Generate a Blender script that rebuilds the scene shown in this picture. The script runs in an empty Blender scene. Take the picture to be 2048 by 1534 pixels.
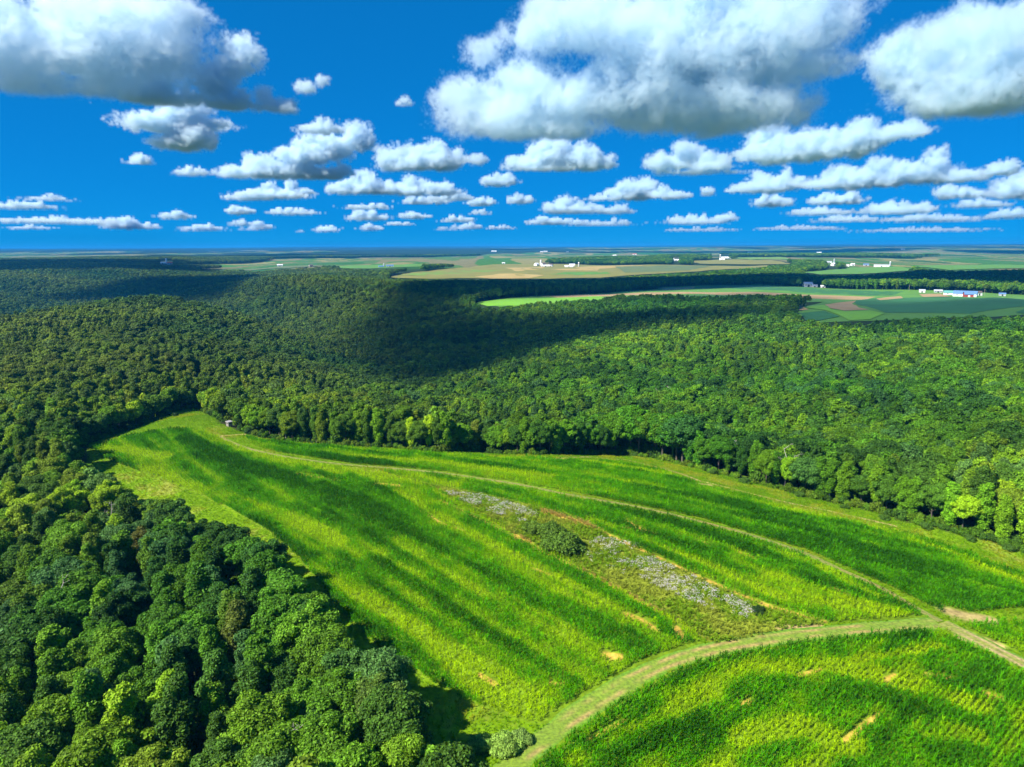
import bpy, math, os, time
import numpy as np
from mathutils import Matrix, Vector
T0 = time.time()
sc = bpy.context.scene
COL = sc.collection
rng = np.random.default_rng(11)

# ------------------------------------------------------------------ camera
F = 1365.3; PITCH = math.radians(11.4); ROLL = math.radians(0.28); CAMZ = 80.0
fw = np.array([0, math.cos(PITCH), -math.sin(PITCH)])
up0 = np.array([0, math.sin(PITCH), math.cos(PITCH)]); r0 = np.array([1., 0, 0])
rt = math.cos(ROLL) * r0 - math.sin(ROLL) * up0
up = math.cos(ROLL) * up0 + math.sin(ROLL) * r0
cam = bpy.data.cameras.new('camera'); camo = bpy.data.objects.new('camera', cam); COL.objects.link(camo)
cam.lens = 24; cam.sensor_width = 36; cam.clip_start = 1; cam.clip_end = 2e5
camo.matrix_world = Matrix(((rt[0], up[0], -fw[0], 0), (rt[1], up[1], -fw[1], 0), (rt[2], up[2], -fw[2], CAMZ), (0, 0, 0, 1)))
sc.camera = camo

def ray(u, v):
    u = np.asarray(u, float)[..., None]; v = np.asarray(v, float)[..., None]
    return fw + rt * ((u - 1024) / F) + up * ((767 - v) / F)
def project(p):
    d = np.asarray(p, float) - np.array([0, 0, CAMZ])
    z = d @ fw
    z = np.where(z > .1, z, np.nan)
    return 1024 + F * (d @ rt) / z, 767 - F * (d @ up) / z, z

# ------------------------------------------------------------------ light
EL = math.radians(45); SA = math.radians(31)
SUND = np.array([-math.cos(SA) * math.cos(EL), -math.sin(SA) * math.cos(EL), math.sin(EL)])
sun = bpy.data.lights.new('sun', 'SUN'); sun.energy = 5.0; sun.angle = math.radians(.5); sun.color = (1, .955, .865)
suno = bpy.data.objects.new('sun', sun); COL.objects.link(suno)
suno.rotation_euler = Vector(SUND).to_track_quat('Z', 'Y').to_euler()
W = bpy.data.worlds.new('World'); sc.world = W; W.use_nodes = True
nt = W.node_tree; bg = nt.nodes['Background']
sky = nt.nodes.new('ShaderNodeTexSky'); sky.sky_type = 'NISHITA'; sky.sun_disc = False
sky.sun_elevation = EL; sky.sun_rotation = math.atan2(SUND[0], SUND[1])
sky.dust_density = 0.0; sky.ozone_density = 4.0; sky.air_density = 1.0; sky.altitude = 5000
mx = nt.nodes.new('ShaderNodeMix'); mx.data_type = 'RGBA'; mx.blend_type = 'MULTIPLY'; mx.inputs[0].default_value = 1
mx.inputs['B'].default_value = (.008, .51, 1.22, 1)
ga = nt.nodes.new('ShaderNodeGamma'); ga.inputs['Gamma'].default_value = .36
nt.links.new(sky.outputs[0], ga.inputs[0]); nt.links.new(ga.outputs[0], mx.inputs['A']); nt.links.new(mx.outputs['Result'], bg.inputs[0]); bg.inputs[1].default_value = .15
vs = sc.view_settings; vs.view_transform = 'Standard'; vs.look = 'None'; vs.gamma = 1; vs.use_curve_mapping = False; vs.exposure = 1.05
cy = sc.cycles
cy.use_denoising = True; cy.denoiser = 'OPENIMAGEDENOISE'
cy.max_bounces = 16; cy.diffuse_bounces = 3; cy.glossy_bounces = 1; cy.transmission_bounces = 3; cy.volume_bounces = 14
cy.transparent_max_bounces = 128; cy.volume_step_rate = 1.6; cy.volume_max_steps = 512
cy.use_adaptive_sampling = True; cy.adaptive_threshold = .015
sc.render.use_persistent_data = False

# ------------------------------------------------------------------ noise
_tab = np.random.default_rng(3).random((256, 256))
def vnoise(x, y, s, seed=0):
    x = np.asarray(x, float) / s + seed * 17.31; y = np.asarray(y, float) / s + seed * 9.77
    xi = np.floor(x).astype(int); yi = np.floor(y).astype(int); fx = x - xi; fy = y - yi
    fx = fx * fx * (3 - 2 * fx); fy = fy * fy * (3 - 2 * fy)
    a = _tab[xi & 255, yi & 255]; b = _tab[(xi + 1) & 255, yi & 255]; c = _tab[xi & 255, (yi + 1) & 255]; d = _tab[(xi + 1) & 255, (yi + 1) & 255]
    return (a * (1 - fx) + b * fx) * (1 - fy) + (c * (1 - fx) + d * fx) * fy
def fbm(x, y, s, seed=0, o=4):
    r = 0; a = 1; t = 0
    for i in range(o):
        r = r + a * vnoise(x, y, s / 2 ** i, seed + i); t += a; a *= .5
    return r / t

# ------------------------------------------------------------------ terrain
CP = []
def canopy(u, v, r, off=15):                      # what is seen at (u, v) is r metres away and off metres high
    d = ray(u, v); h = math.hypot(d[0], d[1]); CP.append((d[0] / h * r, d[1] / h * r, CAMZ + d[2] / h * r - off))
def ctl_at(u, r, z):
    d = ray(u, 600); h = math.hypot(d[0], d[1]); CP.append((d[0] / h * r, d[1] / h * r, z))
def ctl_ground(u, v, z):
    d = ray(u, v); k = (z - CAMZ) / d[2]; CP.append((d[0] * k, d[1] * k, z))
for a in [(1024, 1534, 0), (1500, 1534, 0), (2048, 1534, -2), (1300, 1400, .3), (1880, 1240, 0), (1500, 1200, 1), (1100, 1100, 1.5), (900, 1000, 1.5),
          (700, 950, 1), (400, 870, 0), (300, 850, -.5), (380, 825, -1.5), (170, 888, -3), (600, 1110, -1), (830, 1300, -1), (1000, 1480, -1),
          (1100, 910, -2), (870, 900, -2), (600, 885, -1.5), (1400, 950, -3), (1700, 1030, -4), (2040, 1090, -5), (1900, 1400, 0), (2040, 1250, -1)]:
    ctl_ground(*a)
CP += [(-40, 100, -4), (-80, 95, -10), (-130, 110, -18), (-80, 150, -6), (-110, 130, -13), (-150, 170, -15), (-200, 200, -20), (-250, 270, -18), (-60, 60, -8),
       (-150, 60, -22), (0, 40, -4), (100, 40, -4), (0, -50, -8), (-200, -50, -30), (200, -50, -14), (0, -300, -20), (300, 100, -22), (-130, 220, -7)]
for a in [(0, 640, 800), (150, 618, 850), (300, 602, 900), (450, 625, 850), (560, 680, 720), (650, 730, 600), (780, 775, 480),
          (0, 720, 560), (0, 800, 400), (0, 870, 310), (250, 720, 500), (250, 800, 380), (450, 720, 520), (450, 780, 400), (620, 800, 370),
          (0, 540, 2300), (250, 537, 2400), (420, 545, 2400), (150, 600, 1700), (300, 590, 1750), (0, 615, 1500),
          (600, 550, 1500), (520, 562, 1480), (430, 606, 1350), (700, 553, 1600), (800, 560, 1750), (560, 600, 1250), (640, 640, 1080), (700, 620, 1150),
          (640, 668, 950), (760, 700, 800), (850, 740, 650), (860, 775, 520), (800, 620, 1150), (950, 612, 1120), (950, 640, 980), (1000, 690, 780),
          (1200, 640, 860), (1100, 640, 920), (1200, 665, 760),
          (850, 790, 460), (1000, 740, 540), (1200, 690, 640), (1400, 652, 760), (1000, 850, 330), (1200, 780, 420), (1500, 800, 400), (1500, 700, 600),
          (1800, 800, 390), (2048, 800, 380), (2048, 700, 580), (2048, 640, 760), (1750, 655, 760), (1750, 710, 580), (2048, 950, 240), (1700, 900, 280), (1400, 850, 320),
          (1000, 560, 1750), (1300, 560, 1750), (1700, 555, 1850), (2048, 570, 1600)]:
    canopy(*a)
for a in [(960, 606, 1130), (1130, 592, 1270), (1300, 583, 1400), (1500, 585, 1350), (1650, 600, 1170), (1650, 640, 850), (1900, 590, 1230), (2048, 600, 1150),
          (2048, 628, 920), (1840, 635, 870), (1750, 612, 1020), (1000, 548, 2150), (1300, 545, 2250), (800, 545, 2250), (1100, 530, 3000), (1500, 525, 3200), (1900, 535, 2800)]:
    canopy(*a, 0)
for a in [(300, 1200, -62), (0, 1150, -58), (100, 1400, -66), (450, 1080, -56), (-300, 600, -25), (-300, 1200, -45), (2300, 600, -20), (2300, 1200, -10)]:
    ctl_at(*a)
for k, u in enumerate((-900, -400, 0, 400, 800, 1200, 1600, 2048, 2500, 3000)):
    ctl_at(u, 3600, [-5, 0, 8, 10, 8, 8, 8, 0, 0, 0][k]); ctl_at(u, 5500, 4); ctl_at(u, 9000, 12); ctl_at(u, 16000, 32); ctl_at(u, 40000, 50)
for an in (110, 150, 180, 210, 250):
    for r in (150, 600, 3000, 40000):
        CP.append((math.sin(math.radians(an)) * r, math.cos(math.radians(an)) * r, -15))
CP = np.array(CP)
def warp(x, y):
    r = np.hypot(x, y); t = np.arctan2(x, y)
    return np.stack([np.sin(t) * 1.1, np.cos(t) * 1.1, np.log(np.maximum(r, 25)) * .75], -1)
def rbfk(d2):
    return np.sqrt(d2 + .004)
CW = warp(CP[:, 0], CP[:, 1])
_A = rbfk(((CW[:, None] - CW[None]) ** 2).sum(-1)) - np.eye(len(CP)) * .004
_n = len(CP)
_M = np.zeros((_n + 1, _n + 1)); _M[:_n, :_n] = _A; _M[:_n, _n] = 1; _M[_n, :_n] = 1
_w = np.linalg.solve(_M, np.append(CP[:, 2], 0))
def hraw(x, y):
    x = np.asarray(x, float).ravel(); y = np.asarray(y, float).ravel(); o = np.empty(len(x))
    for i in range(0, len(x), 60000):
        q = warp(x[i:i + 60000], y[i:i + 60000])
        d2 = (q ** 2).sum(-1)[:, None] + (CW ** 2).sum(-1)[None] - 2 * q @ CW.T
        o[i:i + 60000] = rbfk(np.maximum(d2, 0)) @ _w[:_n] + _w[_n]
    return o
TH = np.radians(np.concatenate([np.arange(-180, -60, 4), np.linspace(-60, -42, 60)[:-1], np.linspace(-42, 42, 900), np.linspace(42, 60, 60)[1:], np.arange(64, 181, 4)]))
RR = np.concatenate([np.linspace(12, 80, 24)[:-1], np.linspace(80, 345, 420)[:-1], np.exp(np.linspace(math.log(345), math.log(40000), 470))])
gT, gR = np.meshgrid(TH, RR)
gx = np.sin(gT) * gR; gy = np.cos(gT) * gR
Ti = np.linspace(-1, 1, 10)
# evaluate on a coarser set, then interpolate up
cT = np.radians(np.concatenate([np.arange(-180, -60, 4), np.linspace(-60, 60, 260), np.arange(64, 181, 4)])); cR = np.exp(np.linspace(math.log(12), math.log(40000), 330))
a, b = np.meshgrid(cT, cR); cz = hraw(np.sin(a) * b, np.cos(a) * b).reshape(a.shape)
def bil(tab, tt, rr, t, r):
    t = np.clip(t, tt[0], tt[-1]); r = np.clip(r, rr[0], rr[-1])
    i = np.clip(np.searchsorted(tt, t) - 1, 0, len(tt) - 2); j = np.clip(np.searchsorted(rr, r) - 1, 0, len(rr) - 2)
    ft = (t - tt[i]) / (tt[i + 1] - tt[i]); fr = (r - rr[j]) / (rr[j + 1] - rr[j])
    return (tab[j, i] * (1 - ft) + tab[j, i + 1] * ft) * (1 - fr) + (tab[j + 1, i] * (1 - ft) + tab[j + 1, i + 1] * ft) * fr
gz = bil(cz, cT, cR, gT.ravel(), gR.ravel()).reshape(gT.shape)
def sstep(a, b, x):
    t = np.clip((x - a) / (b - a), 0, 1); return t * t * (3 - 2 * t)
gz += (fbm(gx, gy, 260, 5) - .5) * 14 * sstep(450, 900, gR)
gz += (fbm(gx, gy, 1800, 8) - .5) * 60 * sstep(2600, 6500, gR)
ridge = 1 - np.abs(2 * fbm(gx * .8, gy * .45, 5200, 21, 3) - 1)
gz += (ridge - .75) * 85 * sstep(6000, 11000, gR)
gz += (fbm(gx, gy, 40, 2, 2) - .5) * .5
def H(x, y):
    x = np.asarray(x, float); y = np.asarray(y, float)
    return bil(gz, TH, RR, np.arctan2(x, y), np.hypot(x, y))
_rs = np.exp(np.linspace(math.log(30), math.log(39000), 1400))
def hit(u, v, off=0.):
    """ground point seen at photo pixel (u, v)"""
    d = ray(np.atleast_1d(u), np.atleast_1d(v)); out = np.zeros((len(d), 3))
    for i, q in enumerate(d):
        h = math.hypot(q[0], q[1]); k = _rs / h
        g = CAMZ + q[2] * k - H(q[0] * k, q[1] * k) - off
        j = np.argmax(g < 0) if (g < 0).any() else len(g) - 1
        j = max(j, 1); f = g[j - 1] / (g[j - 1] - g[j]) if g[j] < 0 else 1
        kk = k[j - 1] + (k[j] - k[j - 1]) * f
        x, y = q[0] * kk, q[1] * kk; out[i] = (x, y, H(x, y))
    return out
def hitl(pl, off=0.):
    p = np.array(pl, float); return hit(p[:, 0], p[:, 1], off)
def inpoly(x, y, P):
    x = np.asarray(x); y = np.asarray(y); c = np.zeros(x.shape, bool); n = len(P)
    for i in range(n):
        x1, y1 = P[i][:2]; x2, y2 = P[(i + 1) % n][:2]
        if y1 == y2: continue
        c ^= ((y1 > y) != (y2 > y)) & (x < (x2 - x1) * (y - y1) / (y2 - y1) + x1)
    return c
def dpoly(x, y, P, closed=False):
    """distance to a polyline"""
    d = np.full(np.shape(x), 1e9)
    for i in range(len(P) - (0 if closed else 1)):
        a = P[i][:2]; b = P[(i + 1) % len(P)][:2]; ab = b - a; L = ab @ ab + 1e-9
        t = np.clip(((x - a[0]) * ab[0] + (y - a[1]) * ab[1]) / L, 0, 1)
        d = np.minimum(d, np.hypot(x - a[0] - t * ab[0], y - a[1] - t * ab[1]))
    return d
def smooth(P, n=6):
    P = np.asarray(P, float); out = []
    for i in range(len(P) - 1):
        p0 = P[max(i - 1, 0)]; p1 = P[i]; p2 = P[i + 1]; p3 = P[min(i + 2, len(P) - 1)]
        for k in range(n):
            t = k / n; out.append(.5 * (2 * p1 + (p2 - p0) * t + (2 * p0 - 5 * p1 + 4 * p2 - p3) * t * t + (3 * p1 - p0 - 3 * p2 + p3) * t ** 3))
    out.append(P[-1]); return np.array(out)

# ------------------------------------------------------------------ traced layout (photo pixels -> ground)
SIL = [(985, 1620), (945, 1534), (905, 1490), (850, 1455), (815, 1400), (805, 1320), (765, 1285), (690, 1275), (660, 1230), (640, 1172), (600, 1142), (545, 1078), (480, 1042), (400, 1002), (340, 965), (265, 950), (215, 918), (172, 892)]
def plane_hit(pl, z):
    d = ray(*np.array(pl, float).T); k = (z - CAMZ) / d[:, 2]; return d * k[:, None] + np.array([0, 0, CAMZ])
LEDGE = plane_hit(SIL, 12.5)[:, :2] - np.array([2.0, .5])         # trunks of the outer trees of the near woods
TREELINE = [(480, 862), (520, 874), (560, 881), (640, 888), (700, 893), (800, 897), (870, 904), (960, 906), (1080, 911), (1160, 910), (1240, 911), (1310, 917), (1400, 940), (1450, 951), (1560, 980), (1700, 1012), (1800, 1040), (1900, 1064), (2048, 1104), (2200, 1150)]
RL = hitl(TREELINE)[:, :2]
KNOLL_EDGE = hitl([(178, 888), (235, 868), (300, 846), (350, 822), (400, 816), (440, 846)])[:, :2]
FIELD = np.vstack([LEDGE, KNOLL_EDGE, RL, hitl([(2400, 1250), (2500, 1534)])[:, :2], [(140, 60), (60, 40), (6, 60)]])
cropA = hitl([(185, 895), (250, 876), (345, 860), (410, 862), (440, 877), (470, 887), (500, 903), (640, 931), (760, 947), (840, 968), (880, 985), (960, 1030), (1040, 1075), (1140, 1125), (1250, 1190), (1340, 1235), (1385, 1262), (1405, 1290),
              (1330, 1330), (1230, 1385), (1110, 1455), (1040, 1440), (930, 1402), (800, 1330), (690, 1240), (640, 1170), (590, 1110), (530, 1060), (460, 1020), (390, 985), (320, 955), (260, 938), (200, 915)])
cropB = hitl([(760, 943), (900, 956), (1130, 997), (1400, 1052), (1600, 1113), (1750, 1182), (1860, 1239), (1640, 1247), (1540, 1221), (1440, 1177), (1330, 1126), (1240, 1086), (1180, 1047), (1130, 1028), (1060, 1012), (960, 988), (880, 972), (840, 965)])
cropC = hitl([(490, 874), (520, 882), (600, 890), (700, 897), (870, 909), (1080, 918), (1120, 924), (1240, 927), (1330, 946), (1400, 974), (1530, 1005), (1700, 1045), (1850, 1082), (2048, 1150), (2300, 1250), (2300, 1290), (2048, 1215), (1960, 1224), (1895, 1231), (1770, 1170), (1610, 1100), (1410, 1040), (1140, 985), (900, 945), (700, 928), (560, 906), (505, 892)])
cropD = hitl([(1075, 1515), (1180, 1430), (1290, 1370), (1420, 1313), (1500, 1295), (1640, 1277), (1780, 1264), (1880, 1267), (1950, 1302), (2048, 1352), (2300, 1450), (2250, 1640), (1000, 1640), (1030, 1550)])
cropE = hitl([(1930, 1254), (1990, 1247), (2048, 1250), (2300, 1265), (2300, 1400), (2048, 1310), (2000, 1288), (1950, 1272)])
MEADOW = hitl([(840, 967), (880, 986), (960, 1031), (1040, 1076), (1140, 1126), (1250, 1191), (1340, 1236), (1400, 1272), (1430, 1290), (1560, 1262), (1650, 1249), (1540, 1222), (1440, 1178), (1330, 1127), (1240, 1087), (1180, 1048), (1130, 1029), (1060, 1013), (960, 989), (880, 973)])
PATHS = {  # centre line, half width, kind
    'farm': (smooth(hitl([(960, 1600), (1010, 1545), (1050, 1508), (1092, 1475), (1180, 1412), (1280, 1352), (1360, 1318), (1440, 1296), (1540, 1278), (1640, 1266), (1760, 1255), (1880, 1247)])[:, :2]), 2.3),
    'contour': (smooth(hitl([(440, 874), (500, 898), (600, 918), (700, 930), (800, 938), (900, 948), (1020, 966), (1130, 988), (1270, 1013), (1400, 1043), (1500, 1070), (1600, 1103), (1690, 1143), (1760, 1175), (1830, 1215), (1885, 1245)])[:, :2]), 1.25),
    'branch': (smooth(hitl([(1885, 1245), (1930, 1268), (1970, 1288), (2048, 1328), (2200, 1400)])[:, :2]), 1.7),
}
def stripes(l):
    return [(hitl(p)[:, :2], w) for p, w in l]
LIME = [(P_, w_ * .85) for P_, w_ in stripes([([(400, 866), (520, 905), (650, 938), (800, 958), (900, 975)], 5.5), ([(210, 900), (330, 915)], 4), ([(300, 945), (420, 990), (560, 1040), (680, 1090), (740, 1112)], 5),
    ([(640, 1130), (750, 1210), (870, 1290), (1000, 1370), (1060, 1420)], 3.5), ([(790, 985), (880, 1035), (980, 1090), (1100, 1150), (1200, 1205), (1300, 1252)], 2), ([(870, 985), (960, 1034), (1140, 1130), (1340, 1240), (1395, 1280)], 1.3),
    ([(800, 1085), (880, 1140), (960, 1190)], 2.5), ([(1480, 1120), (1600, 1180), (1700, 1212), (1800, 1232)], 4.5), ([(1180, 1042), (1300, 1085), (1430, 1140), (1560, 1200)], 2.2), ([(1640, 1140), (1750, 1195)], 2.5),
    ([(1350, 1400), (1500, 1342), (1640, 1335), (1800, 1365), (1950, 1420)], 4), ([(1150, 1534), (1330, 1440), (1430, 1390)], 2.5), ([(1480, 1480), (1600, 1460), (1700, 1500)], 3), ([(1850, 1460), (1950, 1480)], 3), ([(700, 915), (900, 930), (1100, 955)], 3),
    ([(1750, 1060), (1900, 1110), (2048, 1170)], 2.5), ([(1700, 1330), (1880, 1300)], 1.5), ([(900, 1350), (1010, 1410), (1100, 1440)], 3), ([(560, 1060), (640, 1110), (720, 1170)], 2.5)])]
DARK = [(P_, w_ * .68) for P_, w_ in stripes([([(560, 950), (700, 1000), (850, 1080), (1000, 1160), (1150, 1240), (1280, 1305)], 5.5), ([(370, 880), (480, 930), (600, 970)], 6), ([(1640, 1400), (1750, 1385), (1830, 1440)], 5), ([(1200, 1500), (1300, 1490), (1400, 1460)], 4), ([(1500, 1534), (1560, 1500)], 4),
    ([(700, 1090), (850, 1190), (1000, 1290), (1150, 1370)], 2.5), ([(1240, 1010), (1400, 1065), (1520, 1110)], 3), ([(1420, 1320), (1640, 1285), (1850, 1278)], 2.5), ([(1500, 1030), (1700, 1090), (1850, 1150)], 5), ([(1120, 1480), (1260, 1400), (1400, 1335)], 2)])]
BARE = stripes([([(1250, 1228), (1282, 1240), (1312, 1260)], .9), ([(1212, 1310), (1236, 1314)], 1.1), ([(755, 968), (800, 972)], 1.2), ([(590, 947), (625, 953), (680, 962)], .8), ([(1085, 1022), (1130, 1035), (1178, 1048)], .9),
    ([(1240, 1053), (1310, 1066)], .6), ([(1065, 1137), (1100, 1150)], .6), ([(1395, 1080), (1420, 1090)], .8), ([(830, 1015), (880, 1045), (930, 1062)], .5), ([(1855, 1350), (1905, 1358)], .8), ([(1970, 1387), (1995, 1396)], 1.), ([(1655, 1172), (1700, 1190)], .6),
    ([(1100, 1365), (1130, 1370)], .5), ([(960, 1350), (990, 1368)], .5), ([(1480, 1410), (1500, 1400)], .5), ([(1770, 1360), (1790, 1350)], .5), ([(1900, 1320), (1940, 1345)], .6), ([(1350, 1255), (1362, 1275)], .8), ([(880, 1000), (1000, 1060), (1120, 1120), (1220, 1170), (1320, 1225)], .5), ([(1085, 1024), (1190, 1057), (1300, 1108), (1420, 1163), (1540, 1213), (1650, 1243)], .65), ([(1250, 1040), (1290, 1062)], .7), ([(1480, 1105), (1510, 1118)], .6), ([(1030, 1070), (1060, 1085)], .6), ([(1175, 1480), (1250, 1440)], .4), ([(1690, 1480), (1760, 1425)], .4), ([(1600, 1350), (1640, 1340)], .6)])
DIRT = stripes([([(1905, 1222), (1950, 1232), (1985, 1240)], 3.2), ([(1930, 1272), (1990, 1292)], 1.8), ([(440, 872), (500, 868)], .6), ([(1385, 966), (1420, 970)], 1.2), ([(1120, 917), (1180, 914), (1240, 919)], 1.2), ([(1240, 917), (1330, 938), (1400, 962), (1530, 994), (1660, 1022), (1790, 1052)], .55), ([(1640, 1252), (1560, 1255)], 1.0), ([(1050, 1505), (1092, 1478)], 1.0)])
def stripe_mask(x, y, L, rough=.5):
    m = np.zeros(np.shape(x)); n = (fbm(x, y, 7, 31, 3) - .5) * 2
    for P, w in L:
        lo = P.min(0) - w * 3; hi = P.max(0) + w * 3
        s = (x > lo[0]) & (x < hi[0]) & (y > lo[1]) & (y < hi[1])
        if not s.any(): continue
        d = dpoly(x[s], y[s], P); m[s] = np.maximum(m[s], sstep(1.35, .45, d / w + n[s] * rough))
    return m

# mid-distance fields on the upland and beyond: (photo outline, colour kind)
UPLAND = [(940, 608), (990, 600), (1090, 592), (1200, 587), (1310, 579), (1330, 574), (1420, 571), (1520, 569), (1600, 574), (1700, 579), (1860, 581), (2048, 590), (2250, 596), (2250, 640), (2048, 630), (1990, 634), (1940, 634), (1860, 638), (1780, 640), (1700, 643), (1625, 646), (1585, 622), (1650, 604), (1450, 612), (1370, 606), (1250, 600), (1100, 608), (1000, 614)]
MIDF = [
    ('green', UPLAND),
    ('crop', [(1380, 575), (1500, 570), (1620, 576), (1700, 581), (1810, 583), (1790, 590), (1740, 592), (1600, 585), (1480, 578)]),
    ('tan', [(1080, 593), (1180, 589), (1300, 585), (1400, 584.5), (1500, 584), (1620, 590), (1750, 594), (1730, 600), (1640, 598), (1520, 589), (1400, 588), (1250, 591), (1130, 597)]),
    ('tan', [(1310, 576), (1390, 573), (1385, 578), (1330, 580)]),
    ('bright', [(945, 608), (1080, 597), (1200, 593), (1215, 599), (1150, 603), (1040, 612), (975, 613)]),
    ('crop', [(1700, 602), (1760, 596), (1850, 595), (1960, 597), (2060, 600), (2060, 612), (1990, 620), (1940, 628), (1850, 626), (1770, 626), (1742, 616), (1715, 610)]),
    ('tan', [(1650, 610), (1685, 605), (1712, 602), (1704, 608), (1718, 616), (1738, 620), (1690, 622), (1662, 617)]),
    ('tan', [(1752, 598), (1800, 593), (1806, 597), (1760, 601)]),
    ('tan', [(1838, 589), (1882, 588), (1902, 594), (1846, 595)]),
    ('tan', [(1580, 616), (1606, 614), (1618, 620), (1590, 623)]),
    ('crop', [(1602, 627), (1650, 623), (1682, 634), (1640, 642), (1612, 641)]),
    ('bright', [(1612, 616), (1648, 611), (1664, 620), (1692, 624), (1740, 622), (1768, 628), (1740, 640), (1700, 642), (1682, 632), (1650, 621)]),
    ('crop', [(2030, 626), (2060, 616), (2200, 620), (2200, 636), (2060, 630)]),
    ('gold', [(775, 556), (800, 549), (850, 543), (940, 535), (1010, 528.5), (1100, 528), (1300, 529.5), (1420, 532), (1560, 530), (1400, 543), (1290, 549), (1200, 556), (1100, 558), (1000, 558), (860, 558)]),
    ('lime', [(790, 551), (860, 544), (960, 540), (1010, 541), (930, 548), (850, 552)]),
    ('wheat', [(1010, 536), (1090, 534), (1080, 540), (1030, 543)]),
    ('wheat', [(1150, 535), (1230, 532), (1290, 531), (1200, 538), (1195, 542), (1120, 541), (1100, 539), (1160, 538)]),
    ('green', [(1098, 549), (1130, 545), (1215, 544.5), (1222, 548), (1150, 551)]),
    ('olive', [(1230, 534), (1330, 531), (1420, 533), (1380, 541), (1250, 546)]),
    ('wheat', [(950, 554), (1000, 548), (1090, 551), (1060, 557), (980, 558)]),
    ('gold', [(1380, 522), (1480, 519), (1560, 523), (1592, 528), (1480, 529), (1400, 528)]),
    ('lime', [(1460, 516.5), (1560, 514), (1580, 519), (1500, 520)]),
    ('olive', [(475, 541), (560, 533), (640, 530), (650, 532), (570, 537), (500, 542)]),
    ('green', [(660, 534), (760, 530), (850, 529), (840, 534), (740, 538)]),
    ('green', [(1600, 545), (1700, 536), (1800, 534), (1830, 541), (1720, 549), (1640, 550)]),
    ('green', [(1820, 533), (2060, 530), (2060, 537), (1900, 541)]),
]
KCOL = {'green': (.075, .20, .015), 'crop': (.022, .12, .026), 'tan': (.31, .21, .09), 'bright': (.12, .30, .01), 'gold': (.17, .165, .025), 'lime': (.12, .22, .02), 'wheat': (.34, .25, .075), 'olive': (.09, .13, .035)}
MIDG = [(k, hitl(p)[:, :2]) for k, p in MIDF]
WOODSTRIPS = [hitl(p)[:, :2] for p in ([(985, 616), (1040, 616), (1110, 610), (1190, 604), (1240, 602), (1300, 600), (1360, 601), (1380, 612), (1300, 622), (1100, 624), (1000, 622)],
    [(1370, 612), (1385, 604), (1480, 603), (1560, 601), (1640, 603), (1652, 607), (1600, 616), (1500, 620), (1380, 622)])]

# ------------------------------------------------------------------ materials
def mat(name):
    m = bpy.data.materials.new(name); m.use_nodes = True; m.node_tree.nodes.clear(); return m, m.node_tree.nodes, m.node_tree.links
def plain(name, col, rough=.7, var=.25, scale=1.5, metal=0.):
    m, n, l = mat(name); o = n.new('ShaderNodeOutputMaterial'); b = n.new('ShaderNodeBsdfPrincipled')
    tc = n.new('ShaderNodeTexCoord'); nz = n.new('ShaderNodeTexNoise'); nz.inputs['Scale'].default_value = scale; nz.inputs['Detail'].default_value = 4
    mr = n.new('ShaderNodeMapRange'); mr.inputs['To Min'].default_value = 1 - var; mr.inputs['To Max'].default_value = 1 + var
    mm = n.new('ShaderNodeMix'); mm.data_type = 'RGBA'; mm.blend_type = 'MULTIPLY'; mm.inputs[0].default_value = 1; mm.inputs['A'].default_value = (*col, 1)
    l.new(tc.outputs['Object'], nz.inputs['Vector']); l.new(nz.outputs[0], mr.inputs[0]); l.new(mr.outputs[0], mm.inputs['B'])
    l.new(mm.outputs['Result'], b.inputs['Base Color']); b.inputs['Roughness'].default_value = rough; b.inputs['Metallic'].default_value = metal
    l.new(b.outputs[0], o.inputs[0]); return m
def ground_mat():
    m, n, l = mat('ground'); o = n.new('ShaderNodeOutputMaterial'); b = n.new('ShaderNodeBsdfPrincipled')
    at = n.new('ShaderNodeAttribute'); at.attribute_name = 'cover'
    ge = n.new('ShaderNodeNewGeometry'); prev = at.outputs['Color']
    for s, lo, hi in ((1.1, .62, 1.38), (.22, .8, 1.2), (.03, .82, 1.18)):
        nz = n.new('ShaderNodeTexNoise'); nz.inputs['Scale'].default_value = s; nz.inputs['Detail'].default_value = 3
        mr = n.new('ShaderNodeMapRange'); mr.inputs['From Min'].default_value = .25; mr.inputs['From Max'].default_value = .75; mr.inputs['To Min'].default_value = lo; mr.inputs['To Max'].default_value = hi
        mm = n.new('ShaderNodeMix'); mm.data_type = 'RGBA'; mm.blend_type = 'MULTIPLY'; mm.inputs[0].default_value = 1
        l.new(ge.outputs['Position'], nz.inputs['Vector']); l.new(nz.outputs[0], mr.inputs[0]); l.new(prev, mm.inputs['A']); l.new(mr.outputs[0], mm.inputs['B']); prev = mm.outputs['Result']
    l.new(prev, b.inputs['Base Color']); b.inputs['Roughness'].default_value = .9; b.inputs['Specular IOR Level'].default_value = .04
    l.new(b.outputs[0], o.inputs[0]); return m
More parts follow.
